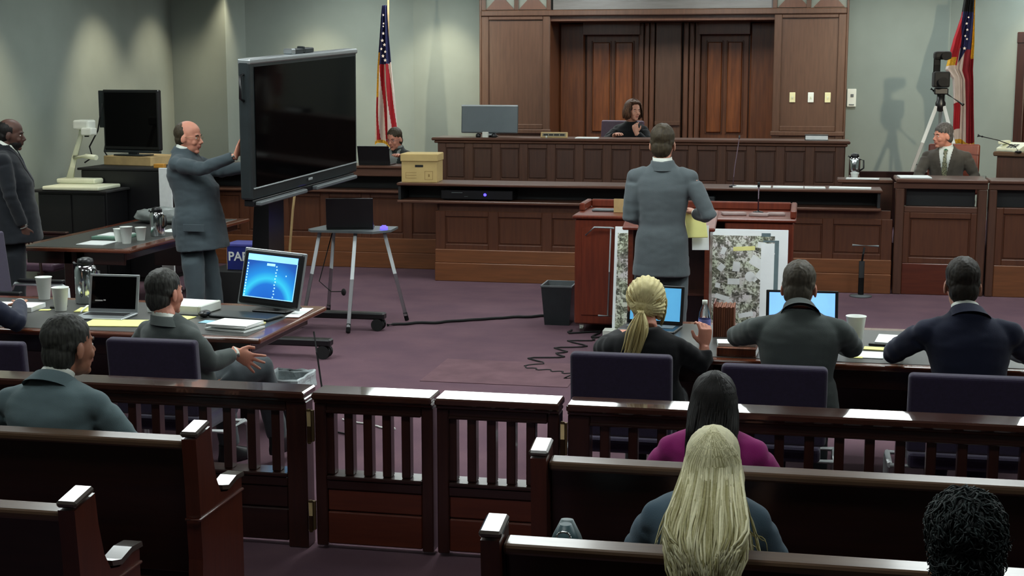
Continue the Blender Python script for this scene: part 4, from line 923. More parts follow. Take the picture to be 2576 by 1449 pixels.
bm = BM(); box(bm, -1.38, -.66, -.24, .24, -.015, .015, .008, mtx=Matrix.Translation((0, 11.33, 1.085)) @ Matrix.Rotation(R(12), 4, 'X')); obj('top', bm, M['redwood'], t)
bm = BM(); box(bm, -1.4, -.64, 11.1, 11.55, 0, .04, .008); obj('plinth', bm, M['dwood'], t)

# ---------------------------------------------------------------- right counsel table
t = thing('water_bottle', 'clear plastic water bottle with a violet label on the right table', 'bottle', (-.52, 7.95, .75))
bm = BM(); lathe(bm, [(.030,0),(.033,.01),(.031,.04),(.034,.06),(.034,.13),(.030,.165),(.02,.195),(.013,.21),(.013,.222)], (-.52,7.95,.7515), 24); obj('bottle_body', bm, M['glassb'], t)
bm = BM(); lathe(bm, [(.0345,.085),(.0348,.086),(.0348,.13),(.0345,.131)], (-.52,7.95,.7515), 24, cap=False); obj('label', bm, M['label'], t)
bm = BM(); lathe(bm, [(.015,.212),(.015,.236),(.001,.237)], (-.52,7.95,.7515), 16); obj('cap', bm, M['white'], t)
t = thing('file_wallet', 'brown ribbed file wallet standing beside the water bottle', 'file', (-.42, 8.2, .75))
bm = BM()
for i in range(9): box(bm, -.475+i*.0125, -.4645+i*.0125, 8.12, 8.3, .7505, .925-.004*(i%2), .001)
obj('pleats', bm, M['brown'], t)
bm = BM(); box(bm, -.482, -.476, 8.1, 8.31, .7505, .945, .001); obj('cover', bm, M['redwood'], t)
t, s = laptop('laptop', 'laptop with a cyan screen just right of the blonde ponytail', -.86, 8.28, Z0, R(-8), .34, .23, .23, 10, 'black', 'lit_cyan')
t, s = laptop('laptop', 'laptop with a pale blue screen behind the broad grey suit', .02, 8.2, Z0, R(3), .41, .25, .235, 10, 'black', 'lit_white')
t = thing('book', 'thick brown book at the front edge of the right table', 'book', (-.32, 7.62, .75))
q = RZ(-.315, 7.63, Z0, R(-3)); bm = BM(); box(bm, -.1, .1, -.075, .075, .006, .04, .002, mtx=q); obj('pages', bm, M['paper'], t)
bm = BM(); box(bm, -.105, .1, -.08, .08, .001, .006, .001, mtx=q); box(bm, -.105, .1, -.08, .08, .04, .046, .001, mtx=q); box(bm, -.108, -.1, -.08, .08, .001, .046, .002, mtx=q); box(bm, -.1, .095, -.0765, -.0745, .008, .038, 0, mtx=q); obj('cover', bm, M['brown'], t)
sheet('paper_stack', 'white papers resting on the brown book at the right table', -.33, 7.66, .7965, .2, .12, 6, 'paper', .018)
sheet('paper_sheet', 'broad white sheets by the hand of the navy suited man', .62, 8.2, Zs, .38, .26, -8, 'paper', .008)
bm = BM(); box(bm, -.17, .14, -.02, .0, 0, .012, .003, mtx=RZ(.55, 8.02, Zs, R(-8))); one('folder', bm, M['black'], 'dark folder edge under the hand of the navy suited man', 'folder', (.55, 8.02, Zs)) 
sheet('legal_pad', 'yellow pad behind the white foam cup on the right table', .42, 7.92, Zs, .14, .08, -6, 'yellow', .006, 'paper pad')
sheet('paper_sheet', 'grey white sheet nearest the elbow of the navy suited man', .38, 7.74, Zs, .13, .18, -4)
sheet('sticky_note', 'yellow note below the blue striped box on the right table', .29, 7.76, Zs, .055, .05, 8, 'yellow', .004, 'note')
sheet('sticky_note', 'front yellow note near the edge of the right table', .3, 7.66, Zs, .07, .04, -3, 'yellow', .004, 'note')
t = thing('tape_box', 'small white box with a dark blue band on the right table', 'box', (.3, 7.87, .75))
obj('box_body', B(.265, .335, 7.86, 7.9, .751, .785, .002), M['paper'], t); obj('band', B(.264, .336, 7.859, 7.901, .765, .779, .001), M['blue'], t)

# ---------------------------------------------------------------- witness area
for (x0, x1, y0, y1, z, rz, l) in ((.44, .78, 15.475, 15.6, 1.127, -5, 'white papers on the ledge in front of the carafe'), (.95, 1.26, 14.98, 15.3, 1.182, 3, 'white papers on the ledge in front of the witness')):
    bm = BM(); box(bm, -(x1-x0)/2, (x1-x0)/2, -(y1-y0)/2, (y1-y0)/2, 0, .012, .001, mtx=RZ((x0+x1)/2, (y0+y1)/2, z, R(rz))); one('paper_stack', bm, M['paper'], l, 'papers', ((x0+x1)/2, (y0+y1)/2, z))
q = RZ(2.17, 16.07, 1.412, R(-32))
t = thing('telephone', 'pale desk telephone on the side counter at the right edge', 'telephone', (2.17, 16.07, 1.412), R(-32))
bm = BM(); rings(bm, [[q @ Vector(p) for p in r] for r in ([(-.13,-.1,.0),(.13,-.1,.0),(.13,.1,.0),(-.13,.1,.0)], [(-.13,-.1,.03),(.13,-.1,.03),(.13,.1,.09),(-.13,.1,.09)])], smooth=False); obj('phone_base', bm, M['cream'], t)
bm = BM(); box(bm, -.12, -.06, -.1, .1, .07, .11, .018, mtx=q, seg=2); obj('handset', bm, M['cream'], t)
bm = BM()
for i in range(3):
    for j in range(4): box(bm, -.03+i*.035, -.005+i*.035, -.08+j*.03, -.06+j*.03, .036+j*.009, .046+j*.009, .002, mtx=q)
obj('keypad', bm, M['greyp'], t)
t = thing('gooseneck_microphone', 'gooseneck microphone bent over the pale telephone on the side counter', 'microphone', (2.05, 15.95, 1.41))
bm = BM(); lathe(bm, [(.035,0),(.035,.012),(.01,.02)], (2.2, 15.84, 1.41), 12); obj('base', bm, M['black'], t)
bm = BM(); tube(bm, [(2.2,15.84,1.42),(2.17,15.84,1.47),(1.98,15.82,1.54),(1.82,15.8,1.575)], .006, 6); obj('stem', bm, M['black'], t)
bm = BM(); tube(bm, [(1.83,15.8,1.573),(1.78,15.8,1.585)], [.012,.018], 8); obj('capsule', bm, M['blackm'], t)
# camcorder on tripod
bx, by = 1.57, 17.85
t = thing('tripod', 'silver tripod carrying a black video camera in the right corner', 'tripod', (bx, by, .45))
bm = BM(); lathe(bm, [(.03,0),(.055,.02),(.06,.1),(.045,.13),(.045,.2)], (bx, by, 1.78), 14); box(bm, bx-.08, bx+.08, by-.05, by+.05, 1.98, 2.06, .012); tube(bm, [(bx-.08,by,2.02),(bx-.12,by,2.05)], .018, 8); obj('head', bm, M['black'], t)
bm = BM(); tube(bm, [(bx+.05,by,2.0),(bx+.22,by-.1,1.88),(bx+.25,by-.12,1.86)], [.012,.012,.018], 8); obj('pan_handle', bm, M['black'], t)
bm = BM(); tube(bm, [(bx,by,1.8),(bx,by,1.15)], .018, 10); obj('column', bm, M['greyp'], t)
for i, a in enumerate((200, 320, 80)):
    d = Vector((math.cos(R(a)), math.sin(R(a)), 0)); p = Vector((bx, by, 1.84)); e = Vector((bx, by, .455))+d*.58
    bm = BM(); tube(bm, [p+d*.05, p+(e-p)*.62], .022, 10); lg = obj('leg', bm, M['steel'], t)
    bm = BM(); tube(bm, [p+(e-p)*.6, p+(e-p)*.68], .036, 10); obj('leg_lock', bm, M['black'], lg)
    bm = BM(); tube(bm, [p+(e-p)*.66, e], .014, 8); obj('lower_leg', bm, M['steel'], lg)
    bm = BM(); tube(bm, [Vector((bx,by,1.2)), p+(e-p)*.5], .008, 6); obj('spreader', bm, M['greyp'], lg)
t = thing('video_camera', 'black video camera mounted on top of the silver tripod', 'camera', (bx, by, 2.062))
bm = BM(); box(bm, bx-.1, bx+.085, by-.14, by+.16, 2.064, 2.25, .02, seg=2); obj('body', bm, M['blackm'], t)
bm = BM(); tube(bm, [(bx-.06,by,2.24),(bx-.06,by,2.42)], .04, 8); box(bm, bx-.1, bx+.1, by-.06, by+.12, 2.39, 2.49, .03, seg=2); obj('top_handle', bm, M['blackm'], t)
bm = BM(); cyl(bm, (bx+.03,by-.05,2.43), (bx+.03,by-.14,2.43), .045, .05, n=18); cyl(bm, (bx,by-.12,2.13), (bx,by-.22,2.13), .05, .055, n=18); obj('lens', bm, M['rubber'], t)

# ---------------------------------------------------------------- flags
def flag(name, label, pole, top, H, cols, fn, mats, stars, seed, basez):
    """a cloth hanging in folds from a leaning pole: cols(v) gives the left and right edge x at fraction v of the drop"""
    x0, y0 = pole; t = thing(name, label, 'flag', (x0, y0, basez))
    bm = BM(); tube(bm, [(x0, y0, basez+.02), (top[0], top[1], 3.42)], .014, 8); ell(bm, (top[0], top[1], 3.45), (.03,.03,.05)); obj('pole', bm, M['brass'], t)
    bm = BM(); lathe(bm, [(.13,0),(.13,.02),(.04,.05),(.03,.1)], (x0, y0, basez), 20); obj('pole_base', bm, M['brass'], t)
    nu, nv = 90, 130; bm = BM(); vs = []
    for j in range(nv+1):
        v = j/nv; a, b = cols(v); row = []
        for i in range(nu+1):
            u = i/nu; yy = .035*math.sin(u*13+seed+v*1.5)*(.35+.65*v)+.02*math.sin(u*29+v*4)
            row.append(bm.verts.new((a+(b-a)*u+.008*math.sin(u*13+1.5+seed), y0-.09+yy, H[0]+(H[1]-H[0])*v+.03*math.sin(u*6)*v)))
        vs.append(row)
    for j in range(nv):
        for i in range(nu):
            f = bm.faces.new((vs[j][i], vs[j][i+1], vs[j+1][i+1], vs[j+1][i])); f.material_index = fn((i+.5)/nu, (j+.5)/nv); f.smooth = True
    bmesh.ops.solidify(bm, geom=bm.faces[:], thickness=.004)
    obj('cloth', bm, mats, t)
    for u, v, r in stars:
        bm = BM(); a, b = cols(v); p = Vector((a+(b-a)*u, y0-.155, H[0]+(H[1]-H[0])*v)); pts = []
        for k in range(10):
            rr = r if k % 2 == 0 else r*.45; ang = math.pi/2+k*math.pi/5; pts.append((rr*math.cos(ang), rr*math.sin(ang)))
        prism(bm, pts, 0, .004, mtx=Matrix.Translation(p) @ Matrix.Rotation(R(90), 4, 'X'))
        obj('star', bm, M['fwhite'], t)
def ip(tab):
    def f(v):
        for (v0, a0, b0), (v1, a1, b1) in zip(tab, tab[1:]):
            if v <= v1+1e-6:
                k = (v-v0)/(v1-v0); return a0+(a1-a0)*k, b0+(b1-b0)*k
        return tab[-1][1:]
    return f
def us(u, v):
    if u < .1 and v < .62: return 3
    if u < .26 and .34 < v < .66: return 3
    if v > .975: return 3
    if v < .44-.04*u: return 0 if u > .1 else 3
    return 1 if int((u*1.0-(v-.5)*.35+2)*5.6) % 2 else 2
flag('us_flag', 'red and white striped flag with starry blue corner, furled on its pole', (-5.55, 18.72), (-5.5, 18.74), (3.12, 1.27),
     ip([(0,-5.56,-5.5),(.1,-5.585,-5.49),(.45,-5.655,-5.445),(.6,-5.67,-5.42),(1,-5.7,-5.37)]), us, [M['fblue'], M['fred'], M['fwhite'], M['gold']],
     [(.62,.07,.016),(.66,.13,.016),(.6,.2,.022),(.5,.25,.024),(.7,.28,.024),(.42,.31,.02),(.75,.33,.02),(.56,.36,.024),(.72,.39,.024),(.62,.15,.014)], .4, .3)
def ga(u, v):
    if u > .86 and v < .42: return 3
    if v > .97: return 3
    if u < .3 and .42 < v < .475: return 3
    if v < .12: return 4
    if v < .36 and .1+max(0, v-.14)*1.5 < u < .84: return 0
    if v < .46 and .4 < u < .68 and (u-.4) < (.46-v)*3: return 0
    c = u+(.12 if v < .5 else .12-(v-.5)*.1)
    if v > .72 and u < .3 and v < .9: return 1
    if c < .48: return 1 if v < .475 else 2
    if c < .78 and v > .36 and u < .62+.0*v: return 2
    return 5
flag('state_flag', 'red and white flag with blue starred corner beside the video camera', (1.97, 18.62), (1.98, 18.64), (3.2, 1.34),
     ip([(0,1.86,1.985),(.15,1.83,1.99),(.3,1.75,2.0),(.5,1.67,2.0),(.56,1.76,2.01),(.75,1.79,2.03),(1,1.79,2.06)]), ga, [M['fblue'], M['fred'], M['fwhite'], M['gold'], M['blackm'], M['fmar']],
     [(.45,.2,.018),(.55,.24,.018),(.5,.28,.016),(.6,.3,.016),(.55,.36,.022),(.5,.16,.014)], 1.7, .45)

# ---------------------------------------------------------------- handbag on the second pew
t = thing('handbag', 'grey and teal handbag with a metal ring on the second right pew', 'handbag', (-.715, 4.4, .43))
bm = BM(); prof = [(.095,.0),(.1,.08),(.088,.22),(.045,.34),(.02,.39)]
rings(bm, [[(-.715+w*1.0*math.cos(a), 4.4+.09*(w/.13)*math.sin(a), .432+z) for a in [2*math.pi*k/24 for k in range(24)]] for w, z in prof]); obj('body', bm, M['bagg'], t)
bm = BM(); prof = [(.05,.18),(.052,.26),(.042,.35),(.02,.395)]
rings(bm, [[(-.71+w*math.cos(a), 4.335+.05*(w/.05)*math.sin(a), .432+z) for a in [2*math.pi*k/16 for k in range(16)]] for w, z in prof]); obj('front_flap', bm, M['teal'], t)
bm = BM(); c = Vector((-.707, 4.28, .80)); tube(bm, [c+Vector((.022*math.cos(a), .006*math.sin(a), .016*math.sin(a))) for a in [2*math.pi*k/18 for k in range(19)]], .0035, 6); obj('ring', bm, M['chrome'], t)
bm = BM(); box(bm, -.73, -.70, 4.278, 4.283, .745, .752, .001, mtx=None); box(bm, -.713, -.703, 4.278, 4.284, .752, .762, .001); obj('clasp', bm, M['chrome'], t)
# ---------------------------------------------------------------- people
def remesh(bm, voxel, it=3, fac=.5):
    me = bpy.data.meshes.new('tmp'); bm.to_mesh(me); bm.free()
    o = bpy.data.objects.new('tmp', me); C.objects.link(o)
    r = o.modifiers.new('r', 'REMESH'); r.mode = 'VOXEL'; r.voxel_size = voxel; r.adaptivity = 0
    s = o.modifiers.new('s', 'SMOOTH'); s.factor = fac; s.iterations = it
    dg = bpy.context.evaluated_depsgraph_get(); m2 = bpy.data.meshes.new_from_object(o.evaluated_get(dg))
    bpy.data.objects.remove(o); bpy.data.meshes.remove(me)
    b2 = BM(); b2.from_mesh(m2); bpy.data.meshes.remove(m2)
    for f in b2.faces: f.smooth = True
    return b2
def skinm(name, a, c): return mat(name, a, .5, var=.1, rgb2=c, scale=14, spec=.35)
SK = {'fair': skinm('fair skin', (196,140,116), (206,152,128)), 'pink': skinm('pink skin', (198,132,110), (210,146,122)), 'tan': skinm('tan skin', (158,106,84), (168,116,92)), 'dark': skinm('dark skin', (74,50,42), (86,58,48))}
M['lip'] = mat('lips', (178,112,98), .45); M['eyew'] = mat('eye white', (205,200,195), .25); M['iris'] = mat('iris', (40,34,30), .2)
def cloth(name, a, c, sheen=.15, scale=4., rough=.9): return mat(name, a, rough, var=.1, rgb2=c, scale=scale, bump=.2, bscale=380, sheen=sheen, spec=.2)

def hand(bm, W, d, pn, side, curl=.5, k=1., spr=1.3):
    """palm, four unequal bent fingers and a thumb leaving the side of the palm"""
    d = Vector(d).normalized(); pn = Vector(pn); pn = (pn-d*pn.dot(d)).normalized(); tdir = d.cross(pn)*(1 if side == 'R' else -1)
    W = Vector(W)
    pts = []
    for f, w, h in ((-.03,.026,.02),(.0,.028,.018),(.03,.038,.016),(.065,.042,.014),(.088,.04,.012)):
        c = W+d*f*k; pts.append([c+tdir*w*k*math.cos(a)+pn*h*k*math.sin(a) for a in [2*math.pi*i/14 for i in range(14)]])
    rings(bm, pts)
    for i, (off, L, sp) in enumerate(((.03,.076,.16),(.0105,.084,.05),(-.0095,.078,-.06),(-.029,.062,-.18))):
        p = W+d*.08*k+tdir*off*k; v = (d+tdir*sp*spr).normalized(); P_ = [p-v*.012]; ang = curl*(.5+.12*i)
        for seg in (.45,.31,.24):
            P_.append(p); ax = v.cross(pn).normalized(); v = (Matrix.Rotation(ang, 3, ax) @ v); p = p+v*L*seg*k; ang = curl*.8
        P_.append(p); tube(bm, P_, [.0095*k,.0096*k,.0088*k,.0082*k,.0066*k], 8)
    p = W+d*.022*k+tdir*.03*k+pn*.004; v = (tdir*.75+d*.65+pn*.25).normalized(); q1 = p+v*.036*k; v2 = (v*.5+d*.8+pn*.25*curl).normalized(); q2_ = q1+v2*.034*k
    tube(bm, [p-v*.02, p, q1, q2_], [.015*k,.014*k,.0108*k,.0078*k], 8)

def head_parts(bm, Hm, k=1., jaw=1., nose=1.):
    def E(c, r, rot=None):
        m = Hm
        if rot: m = Hm @ Matrix.Translation(c) @ rot @ Matrix.Translation(-Vector(c))
        ell(bm, Vector(c)*k, Vector(r)*k, m if not rot else Hm @ Matrix.Translation(Vector(c)*k) @ rot @ Matrix.Translation(-Vector(c)*k), 22, 16)
    E((0,-.012,.042), (.075,.096,.083)); E((0,.02,-.005), (.066,.07,.085)); E((0,.03,-.058), (.053*jaw,.055,.056)); E((0,.066,-.098), (.026*jaw,.02,.018))
    E((0,.074,.028), (.046,.014,.011)); E((.036,.062,-.03), (.021,.019,.023)); E((-.036,.062,-.03), (.021,.019,.023))
    E((0,.08,-.05), (.024,.013,.02)); E((0,.092,-.056), (.021,.006,.0055)); E((0,.09,-.067), (.018,.0065,.006))
    tube(bm, [Hm @ (Vector(p)*k) for p in ((0,.082,.02),(0,.095,-.008),(0,.106*(.5+.5*nose),-.026),(0,.094,-.037))], [.008*k,.010*k,.0135*k,.008*k], 8)
    E((.012,.094,-.034), (.008,.009,.007)); E((-.012,.094,-.034), (.008,.009,.007))
    for s in (-1, 1): E((s*.077,-.008,-.008), (.008,.021,.032), Matrix.Rotation(R(18)*s, 4, 'Z') @ Matrix.Rotation(R(-10), 4, 'X'))

def face_bits(t, Hm, k, brow, iris=True):
    for s in (-1, 1):
        bm = BM(); ell(bm, Vector((s*.031,.0715,.004))*k, Vector((.0115,.011,.0075))*k, Hm, 12, 8)
        bl = Hm.to_3x3() @ Vector((0,1,0)); ctr = Hm @ (Vector((s*.031,.0715,.004))*k)
        for f in bm.faces:
            dv = (f.calc_center_median()-ctr).normalized(); f.material_index = 1 if dv.dot(bl) > .8 else 0
        obj('eye', bm, [M['eyew'], M['iris']], t)
        bm = BM(); tube(bm, [Hm @ (Vector(p)*k) for p in ((s*.014,.086,.022),(s*.03,.086,.028),(s*.048,.074,.022))], [.003*k,.0045*k,.002*k], 6); obj('eyebrow', bm, brow, t)

def lerp(a, b, f): return Vector(a)*(1-f)+Vector(b)*f
def ringv(c, lat, fw_, w, d, n=28, e=2.3):
    out = []
    for i in range(n):
        a = 2*math.pi*i/n; ca, sa = math.cos(a), math.sin(a)
        out.append(Vector(c)+lat*w*math.copysign(abs(ca)**(2/e), ca)+fw_*d*math.copysign(abs(sa)**(2/e), sa))
    return out

def lock(bm, pts, r, n=5, flat=.45):
    L = len(pts); rr = [r*(.55+.45*math.sin(math.pi*min(1, (i+.6)/(L*.45))/2))*(1 if i < L*.6 else max(.08, 1-(i-L*.6)/(L*.42))) for i in range(L)]
    tube(bm, pts, rr, n, flat=flat)

def person(label, P, N, Hc, yaw=0., hyaw=0., hpitch=0., hroll=0., sw=.19, bw=1., belly=0., arms=None, legs=None, skin='fair', top='jacket', topm=None, legm=None, shirt='white', hair=None, hairm=None, seat=True, hk=1.06, hem=.08, vox=.0065, front=None, tiem=None, group=None, floor=0., jaw=1., nose=1., browm=None, collar=True, wr=.0045, sleeve=1., seed=0, shoes=True):
    P, N, Hc = Vector(P), Vector(N)+Vector((0,0,.022)), Vector(Hc)-Vector((0,0,.006)); yaw, hyaw = R(yaw), R(hyaw)
    t = thing('person', label, 'person', (P.x, P.y, floor), 0, group)
    lat = Vector((math.cos(yaw), math.sin(yaw), 0)); f0 = Vector((-math.sin(yaw), math.cos(yaw), 0))
    sp = (N-P); L = sp.length; spn = sp.normalized(); fw_ = spn.cross(lat)*-1; 
    if fw_.dot(f0) < 0: fw_ = -fw_
    fw_.normalize()
    Hm = Matrix.Translation(Hc) @ Matrix.Rotation(hyaw, 4, 'Z') @ Matrix.Rotation(R(hroll), 4, 'Y') @ Matrix.Rotation(R(-hpitch), 4, 'X')
    S = {'R': N+lat*(sw-.004)-spn*.096-fw_*.005, 'L': N-lat*(sw-.004)-spn*.096-fw_*.005}
    mats_skin = SK[skin]
    # ---- body, one continuous surface
    bm = BM()
    prof = [(-.02,.03,.03),(.03,.14,.1),(.15,.15,.105),(.4,.13,.095),(.62,.145,.105),(.8,.15,.1),(.9,.12,.075),(1.0,.06,.058)]
    rings(bm, [ringv(P+sp*f+(fw_*belly*.55 if f < .62 else Vector((0,0,0))), lat, fw_, w*bw, d*bw+(belly*.3 if .1 < f < .62 else 0)) for f, w, d in prof])
    nk = Hm @ (Vector((0,-.03,-.06))*hk)
    tube(bm, [N-spn*.06, N+(nk-N)*.3, N+(nk-N)*.75, nk+(nk-N).normalized()*.03], [.07,.06,.056,.05], 16)
    head_parts(bm, Hm, hk, jaw, nose)
    for sd in 'RL':
        a = arms[sd]; E_, W_r = Vector(a[0]), Vector(a[1])
        tube(bm, [N+(S[sd]-N)*.35-spn*.02, S[sd], lerp(S[sd], E_, .5), E_, lerp(E_, W_r, .35), W_r], [.045,.052,.045,.038,.036,.026], 12)
        hd = a[2] if len(a) > 2 else (W_r-E_); pn = a[3] if len(a) > 3 else (0,0,-1); cu = a[4] if len(a) > 4 else .5
        hand(bm, W_r+(W_r-E_).normalized()*.005, hd, pn, sd, cu, a[5] if len(a) > 5 else 1., a[6] if len(a) > 6 else 1.3)
        lg = legs[sd]; hip = P+lat*(.09 if sd == 'R' else -.09)
        tube(bm, [hip, lerp(hip, lg[0], .5), lg[0], lerp(lg[0], lg[1], .35), lg[1]], [.08,.07,.05,.05,.034], 12)
        ft = Vector(lg[2]) if len(lg) > 2 else f0
        ft = ft.normalized(); ell(bm, (0,.05,-.045), (.034,.093,.028), Matrix.Translation(lg[1]) @ Matrix.Rotation(math.atan2(-ft.x, ft.y), 4, 'Z'), 14, 10)
    body = remesh(bm, vox, 2)
    lipc = Hm @ (Vector((0,.096,-.061))*hk); lx = Hm.to_3x3() @ Vector((1,0,0)); lz = Hm.to_3x3() @ Vector((0,0,1))
    for f in body.faces:
        v = f.calc_center_median()-lipc
        if v.length < .03 and abs(v.dot(lx)) < .022*hk and abs(v.dot(lz)) < .0095*hk: f.material_index = 1
    obj('body', body, [mats_skin, M['lip'] if skin != 'dark' else mats_skin], t)
    if front is not None or abs(math.cos(hyaw)) < .95 or math.cos(hyaw) < 0: face_bits(t, Hm, hk, browm or hairm)
    # ---- upper garment
    if top:
        bm = BM()
        hl = (-hem/L)
        prof = [(hl,.21,.15),(hl+.12,.2,.147),(.2,.188,.138),(.36,.162,.122),(.55,.18,.132),(.72,.197,.135),(.82,.2,.12),(.9,.172,.1),(.96,.118,.084),(1.0,.088,.078),(1.04,.078,.073)]
        if top == 'knit': prof = [(f, w*.93, d*.92) for f, w, d in prof[:-1]]
        rings(bm, [ringv(P+sp*f + (fw_*belly*.55 if f < .62 else Vector((0,0,0))), lat, fw_, w*bw, d*bw+(belly*.5 if f < .62 else belly*.15), e=2.5 if f < .5 else 2.2) for f, w, d in prof])
        for sd in 'RL':
            a = arms[sd]; E_, W_r = Vector(a[0]), Vector(a[1]); cut = W_r+(E_-W_r).normalized()*.02*sleeve
            tube(bm, [N+(S[sd]-N)*.2-spn*.028, N+(S[sd]-N)*.6-spn*.012, S[sd]], [.055,.058,.06*bw**.5], 16); ell(bm, S[sd], (.062*bw**.5,)*3); tube(bm, [S[sd], lerp(S[sd], E_, .2), lerp(S[sd], E_, .6), E_, lerp(E_, cut, .3), cut], [.062*bw**.5,.066*bw**.5,.06*bw**.5,.054,.053,.044], 16)
        jk = remesh(bm, max(.008, vox*1.35), 12)
        jk.verts.ensure_lookup_table()
        jk.normal_update()
        for v in jk.verts:
            c = v.co; rel = (c-N).dot(spn)
            n = noise.noise(Vector((c.x*7, c.y*7, c.z*15+seed)))*1.0+noise.noise(Vector((c.x*17+seed, c.y*17, c.z*34)))*.5
            el = 0.
            for sd in 'RL':
                dd = (c-Vector(arms[sd][0])).length
                if dd < .16: el += (1-dd/.16)*math.sin((c-S[sd]).dot((Vector(arms[sd][0])-S[sd]).normalized())*90)*.9
            v.co = c+v.normal*wr*(n+el)
        if front:
            up = spn
            def inV(f):
                c = f.calc_center_median()-N; x, y, z = c.dot(lat), c.dot(fw_), -c.dot(up)
                return y > .02 and -.06 < z < front and abs(x) < .072*(1-max(0, z)/front)+.004
            sel = [f for f in jk.faces if inV(f)]
            me = bpy.data.meshes.new('x'); jk.to_mesh(me); sh = BM(); sh.from_mesh(me); bpy.data.meshes.remove(me)
            sh.faces.ensure_lookup_table(); jk.faces.ensure_lookup_table()
            idx = set(f.index for f in sel); jk.faces.index_update()
            bmesh.ops.delete(sh, geom=[f for f in sh.faces if not inV(f)], context='FACES')
            ti = sh.copy()
            for v in sh.verts: v.co -= v.normal*.004
            obj('shirt', sh, M[shirt], t)
            if tiem:
                def inT(f):
                    c = f.calc_center_median()-N; x, z = c.dot(lat), -c.dot(up)
                    return abs(x) < (.02 if z < .06 else .014+.08*(z-.06)) and z > .015
                bmesh.ops.delete(ti, geom=[f for f in ti.faces if not inT(f)], context='FACES')
                ti.normal_update()
                for v in ti.verts: v.co += v.normal*.005
                bmesh.ops.solidify(ti, geom=ti.faces[:], thickness=.003); obj('tie', ti, tiem, t)
                bm = BM(); ell(bm, N+fw_*.082-up*.02, (.02,.014,.018)); obj('tie_knot', bm, M['knot'], t)
            else: ti.free()
            la = BM(); me = bpy.data.meshes.new('x'); jk.to_mesh(me); la.from_mesh(me); bpy.data.meshes.remove(me)
            def inL(f):
                c = f.calc_center_median()-N; x, y, z = c.dot(lat), c.dot(fw_), -c.dot(up); w = .072*(1-max(0, z)/front)+.004
                return y > .02 and -.02 < z < front and w < abs(x) < w+.05*(1-abs(z/front-.35))
            bmesh.ops.delete(la, geom=[f for f in la.faces if not inL(f)], context='FACES'); la.normal_update()
            for v in la.verts: v.co += v.normal*.005
            obj('lapel', la, topm, t)
            bmesh.ops.delete(jk, geom=[f for f in jk.faces if inV(f)], context='FACES')
        obj({'jacket': 'jacket', 'robe': 'robe', 'knit': 'blouse'}[top], jk, topm, t)
        ax = (nk-N).normalized()
        if collar:
            u, v = lat, ax.cross(lat)*-1
            if v.dot(f0) < 0: v = -v
            bm = BM(); c0 = N+ax*.012
            rings(bm, [ringv(c0+ax*h+v*o, lat, v, r, r*1.02, 26, 2.) for h, r, o in ((-.03,.074,0),(.0,.07,0),(.034,.0665,0),(.036,.063,0),(.0,.06,0))], cap=False); obj('shirt_collar', bm, M[shirt], t)
            bm = BM(); rings(bm, [ringv(N+ax*h+v*o, lat, v, r, r*1.02, 26, 2.) for h, r, o in ((-.035,.1,-.006),(-.012,.09,-.006),(.02,.0795,-.005),(.024,.076,-.004),(-.005,.074,-.002),(-.03,.08,0))], cap=False); obj('jacket_collar', bm, topm, t)
            for sd in 'RL':
                E_, W_r = Vector(arms[sd][0]), Vector(arms[sd][1]); dv = (W_r-E_).normalized()
                bm = BM(); tube(bm, [W_r-dv*.03, W_r+dv*.002], [.037,.036], 14); obj('shirt_cuff', bm, M[shirt], t)
    # ---- trousers and shoes
    if legm:
        bm = BM(); rings(bm, [ringv(P+spn*f, lat, fw_, w*bw, d*bw+belly*.4) for f, w, d in ((-.06,.12,.11),(.0,.172,.13),(.08,.168,.125),(.16,.155,.115))])
        for sd in 'RL':
            lg = legs[sd]; hip = P+lat*(.092 if sd == 'R' else -.092)
            tube(bm, [hip, lerp(hip, lg[0], .5), lg[0], lerp(lg[0], lg[1], .4), lerp(lg[0], lg[1], .98)], [.1,.093,.074,.07,.058], 16)
        tr = remesh(bm, .011, 4); tr.normal_update()
        for v in tr.verts: v.co += v.normal*.005*(noise.noise(Vector((v.co.x*8, v.co.y*8, v.co.z*13+seed)))+.5*noise.noise(v.co*22))
        obj('trousers', tr, legm, t)
        if shoes:
            for sd in 'RL':
                lg = legs[sd]; ft = (Vector(lg[2]) if len(lg) > 2 else f0).normalized(); A = Matrix.Translation(lg[1]) @ Matrix.Rotation(math.atan2(-ft.x, ft.y), 4, 'Z')
                bm = BM(); rings(bm, [[A @ Vector((w*math.cos(a), y+l*math.sin(a), z)) for a in [2*math.pi*i/20 for i in range(20)]] for z, w, l, y in ((-.085,.045,.135,.055),(-.06,.047,.138,.055),(-.035,.044,.115,.04),(.0,.042,.06,-.01),(.02,.04,.05,-.02))]); obj('shoe', bm, M['black'], t)
    # ---- hair
    if hair: hair(t, Hm, hairm, hk)
    return t, Hm

def hshell(parts, cutouts=None, voxel=.005, rough=.003, sc=60, it=2):
    """close hair: swollen skull shapes in head space, roughened"""
    def f(t, Hm, m, k):
        bm = BM()
        for c, r in parts: ell(bm, Vector(c)*k, Vector(r)*k, Hm, 22, 16)
        b = remesh(bm, voxel, it); b.normal_update()
        for v in b.verts:
            l = Hm.inverted() @ v.co
            v.co += v.normal*rough*(noise.noise(Vector((l.x*sc, l.y*sc, l.z*sc*.45)))+.6*noise.noise(Vector((l.x*sc*2.3, l.y*sc*2.3, l.z*sc))))
        obj('hair', b, m, t)
    return f
SHORT = [((0,-.018,.05), (.0795,.0985,.084)), ((0,-.05,-.022), (.0685,.06,.075)), ((0,-.03,.02), (.079,.075,.05))]
SHORT_HI = [((0,-.016,.056), (.079,.099,.087)), ((0,-.052,-.015), (.068,.058,.074)), ((0,-.03,.02), (.079,.073,.05))]
